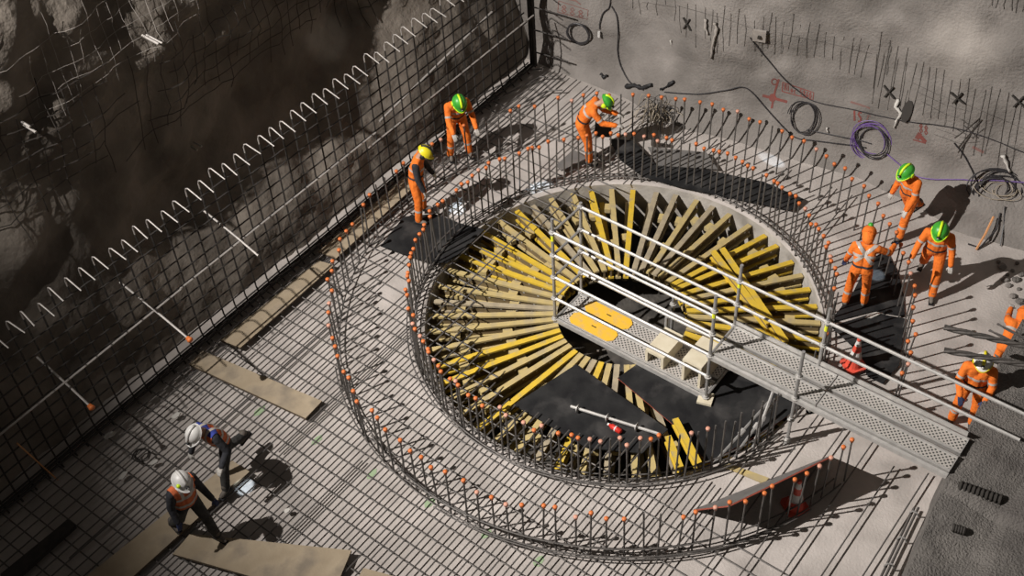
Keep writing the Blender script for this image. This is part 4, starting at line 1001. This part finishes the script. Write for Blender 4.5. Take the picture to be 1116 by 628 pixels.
    for nm, sg in (('L', -1), ('R', 1)):
        h, kp, ap, fd, fu = J[nm]; foot = [(T(ap+fu*0.06), .062*k, T(ap-fu*.03), .058*k, 'b'), (T(ap-fu*.045-fd*.03), .045*k, T(ap-fu*.055+fd*.12), .04*k, 'b'), (T(ap-fu*.04), .05*k, T(ap-fu*.05+fd*.13), .036*k, 'b')]
        bmh = fuse(foot, 0.014, 2, 'boot'); bmh.materials.append(M['boot']); bo = link('boot', bmh, root)
        sd = fd.cross(fu).normalized(); sb = MB(); sb.box(T(ap-fu*.092+fd*.045), fd*.125*k, sd*.042*k, fu*.010*k, 'black'); sb.obj('sole', bo)
        sh, el, wr, fdh = A[nm]; hand(root, T(wr+fdh*0.01), fdh, sg, gl)
    # belt, reflective bands, vest
    zc = T(hip+Rt @ V((0, 0, .10))); ax = Rt @ V((0, 0, 1))
    if vest:
        top = T(ch+Rc @ V((0, 0, .30)))
        vs_ = patch(me, PR, [(zc-ax*.06, -ax)], {'torso'}, 0.014, 'vest', 'vest', root)
        if vs_:
            vm = vs_.data
            for hh in (0.12, 0.30):
                c = T(hip+Rt @ V((0, 0, hh))); patch(vm, PR, [(c+ax*.028, ax), (c-ax*.028, -ax)], {'torso'}, 0.006, 'reflect', 'reflective_band', vs_)
            for sg in (-1, 1):
                c = T(ch+Rc @ V((sg*.085, 0, .1))); lx = Rc @ V((1, 0, 0)); cz = T(ch+Rc @ V((0, 0, .06))); az = Rc @ V((0, 0, 1))
                patch(vm, PR, [(c+lx*.026, lx), (c-lx*.026, -lx), (cz, -az)], {'torso'}, 0.007, 'reflect', 'reflective_band', vs_)
    else:
        patch(me, PR, [(zc+ax*.022, ax), (zc-ax*.022, -ax)], {'torso', 'leg'}, 0.008, 'dark', 'belt', root)
        if bands:
            c = T(ch+Rc @ V((0, 0, .06))); a2 = Rc @ V((0, 0, 1)); patch(me, PR, [(c+a2*.026, a2), (c-a2*.026, -a2)], {'torso'}, 0.006, 'reflect', 'reflective_band', root)
    if bands and not vest:
        for nm in 'LR':
            h, kp, ap, fd, fu = J[nm]; c = T(kp*0.55+ap*0.45); a2 = (ap-kp).normalized(); patch(me, PR, [(c+a2*.026, a2), (c-a2*.026, -a2)], {'leg'}, 0.006, 'reflect', 'reflective_band', root, lambda f, c=c: (f.calc_center_median()-c).length < 0.13)
            if not sleeves:
                sh, el, wr, fd = A[nm]; c = T(sh*0.3+el*0.7); a2 = (el-sh).normalized(); patch(me, PR, [(c+a2*.022, a2), (c-a2*.022, -a2)], {'arm'+nm}, 0.006, 'reflect', 'reflective_band', root)
    if xback:
        c = T(ch+Rc @ V((0, 0, .10))); bk = Rc @ V((0, -1, 0))
        for sg in (-1, 1):
            a2 = (Rc @ V((1, 0, sg*0.9))).normalized(); a3 = Rc @ V((0, 0, 1))
            patch(me, PR, [(c+a2*.03, a2), (c-a2*.03, -a2), (c+a3*.19, a3), (c-a3*.19, -a3)], {'torso'}, 0.009+0.003*sg, 'reflect', 'back_cross', root, lambda f: f.normal.dot(bk) > 0.25)
    if collar:
        c = T(nk+Rc @ V((0, 0, -.09))); a2 = Rc @ V((0, 0, 1)); patch(me, PR, [(c, -a2)], {'torso'}, 0.016, collar, 'hood', root, lambda f: f.normal.dot(Rc @ V((0, -1, 0))) > -0.1)
    root['_head'] = 0; del root['_head']
    return root, root.matrix_basis
ZM = 0.13
person('walking worker in orange vest and white helmet with blue collar', 258, 513, 0.182, (-.60, -.80), 'dark', 'trouser', None, 'white', 'white', 'glove', lean=20, curl=14, head=(8, 0), legL=(26, 4, 12), legR=(-18, 4, 55), armL=(-8, 30, 60, 0.2), armR=(14, 14, 10, 0), mask=False, vest=True, muffs=False, collar='blue', footR=25)
person('worker in orange vest and dark trousers with white helmet and yellow badge', 216, 583, 0.182, (.75, -.66), 'dark', 'trouser', None, 'white', 'white', 'darkglove', lean=3, curl=6, head=(14, -10), legL=(20, 4, 6), legR=(-20, 4, 20), armL=(10, 12, 25, 0), armR=(-5, 14, 30, 0), mask=False, vest=True, muffs=False, badge=True)
person('worker in orange overalls and yellow helmet with a black sleeve', 461, 236, 0.152, (0.97, -0.25), 'suit', 'suit', 'dark', 'yellowhat', 'black', 'glove', lean=8, curl=10, head=(22, 0), legL=(6, 7, 10), legR=(8, 10, 12), armL=(8, 8, 20, 0), armR=(6, 8, 14, 0))
person('worker in orange overalls bending over the caps with arms hanging', 502, 171, ZM, (0.30, -0.95), lean=15, curl=14, head=(18, 0), legL=(12, 7, 12), legR=(10, 9, 16), armL=(30, 10, 18, 0.1), armR=(34, 10, 22, 0.15))
person('bending worker in orange overalls holding a black case', 644, 174, 0.152, (0.98, -0.20), lean=25, curl=18, head=(16, 0), legL=(14, 3, 10), legR=(18, 3, 14), armL=(34, 6, 40, 0.1), armR=(38, 6, 45, 0.1))
person('worker in orange overalls walking along the wall facing left', 988, 249, 0.02, (-0.85, -0.50), lean=10, curl=8, head=(14, 0), legL=(16, 3, 8), legR=(-26, 3, 34), armL=(10, 8, 30, 0), armR=(-8, 10, 26, 0), footR=22)
person('front facing worker in orange overalls walking toward the walkway', 1009, 310, 0.02, (-0.45, -0.89), lean=8, curl=8, head=(16, 0), legL=(20, 5, 10), legR=(-20, 5, 24), armL=(4, 16, 24, 0), armR=(10, 18, 34, 0), footR=14)
person('worker seen from behind with a pale cross on an orange jacket', 931, 330, 0.045, (0.35, 0.94), gl='darkglove', lean=12, curl=12, head=(20, 0), legL=(6, 6, 10), legR=(10, 6, 10), armL=(4, 14, 20, 0), armR=(35, 50, 50, 0.2), xback=True, hood=True, mask=False, k=1.04)
person('worker in orange overalls and white mask below the steel bundles', 1047, 463, 0.02, (-0.40, -0.92), hat='white', hat2='yellowhat', gl='darkglove', lean=6, curl=6, head=(-6, 0), legL=(4, 5, 6), legR=(6, 5, 8), armL=(14, 12, 50, 0.4), armR=(14, 12, 50, 0.4), bands=True)
person('crouched worker in orange overalls leaning over the grey bench edge', 1092, 402, 0.02, (0.60, 0.80), hat='suit', hat2='suit', lean=52, curl=14, head=(0, 0), legL=(62, 5, 75), legR=(48, 5, 80), armL=(60, 10, 20, 0), armR=(60, 10, 20, 0), footR=20, k=1.0, hood=True, mask=False)
# case held by the bending worker
p = at(657, 141, 0.62); b = MB(); b.abox(-0.17, 0.17, -0.09, 0.09, -0.13, 0.13, 'black'); b.tube([(-0.07, 0, 0.13), (-0.06, 0, 0.18), (0.06, 0, 0.18), (0.07, 0, 0.13)], 0.012, 'black', 5)
o = b.obj('tool_case', label='black tool case in the hands of the bending worker', cat='case'); o.location = p; o.rotation_euler = (0, 0.1, -0.1)

# head lamps of the workers and the lamp patches on the walls
def beam_spot(src, tgt, e, ang, col=(0.75, 0.88, 1.0)): spot('head_lamp_light', src, tgt, e, ang, 0.6, col, 0.015)
beam_spot(at(498, 110, 1.6)+V((0.12, -0.35, 0)), at(499, 213, 0.22), 350, 11)
beam_spot(at(468, 163, 1.7)+V((0.35, -0.1, 0)), at(576, 200, 0.22), 800, 9)
beam_spot(at(950, 256, 1.62)+V((0.12, 0.28, 0)), at(955, 298, 0.1), 420, 12)
beam_spot(at(200, 520, 1.7)+V((0.3, -0.2, 0)), at(264, 531, 0.13), 330, 9)
beam_spot(at(990, 178, 1.6), at(846, 175, 0.05), 700, 6)
spot('wall_lamp_light', S(1.5, -6, 9), onwall(1048, 54)[0], 3800, 7, 1.0, (1.0, 0.93, 0.84), 0.1)
spot('wall_lamp_light', S(1.5, -6, 9), onwall(356, 42, 0, bvh_left)[0], 1100, 5.0, 1.0, (1.0, 0.93, 0.84), 0.1)
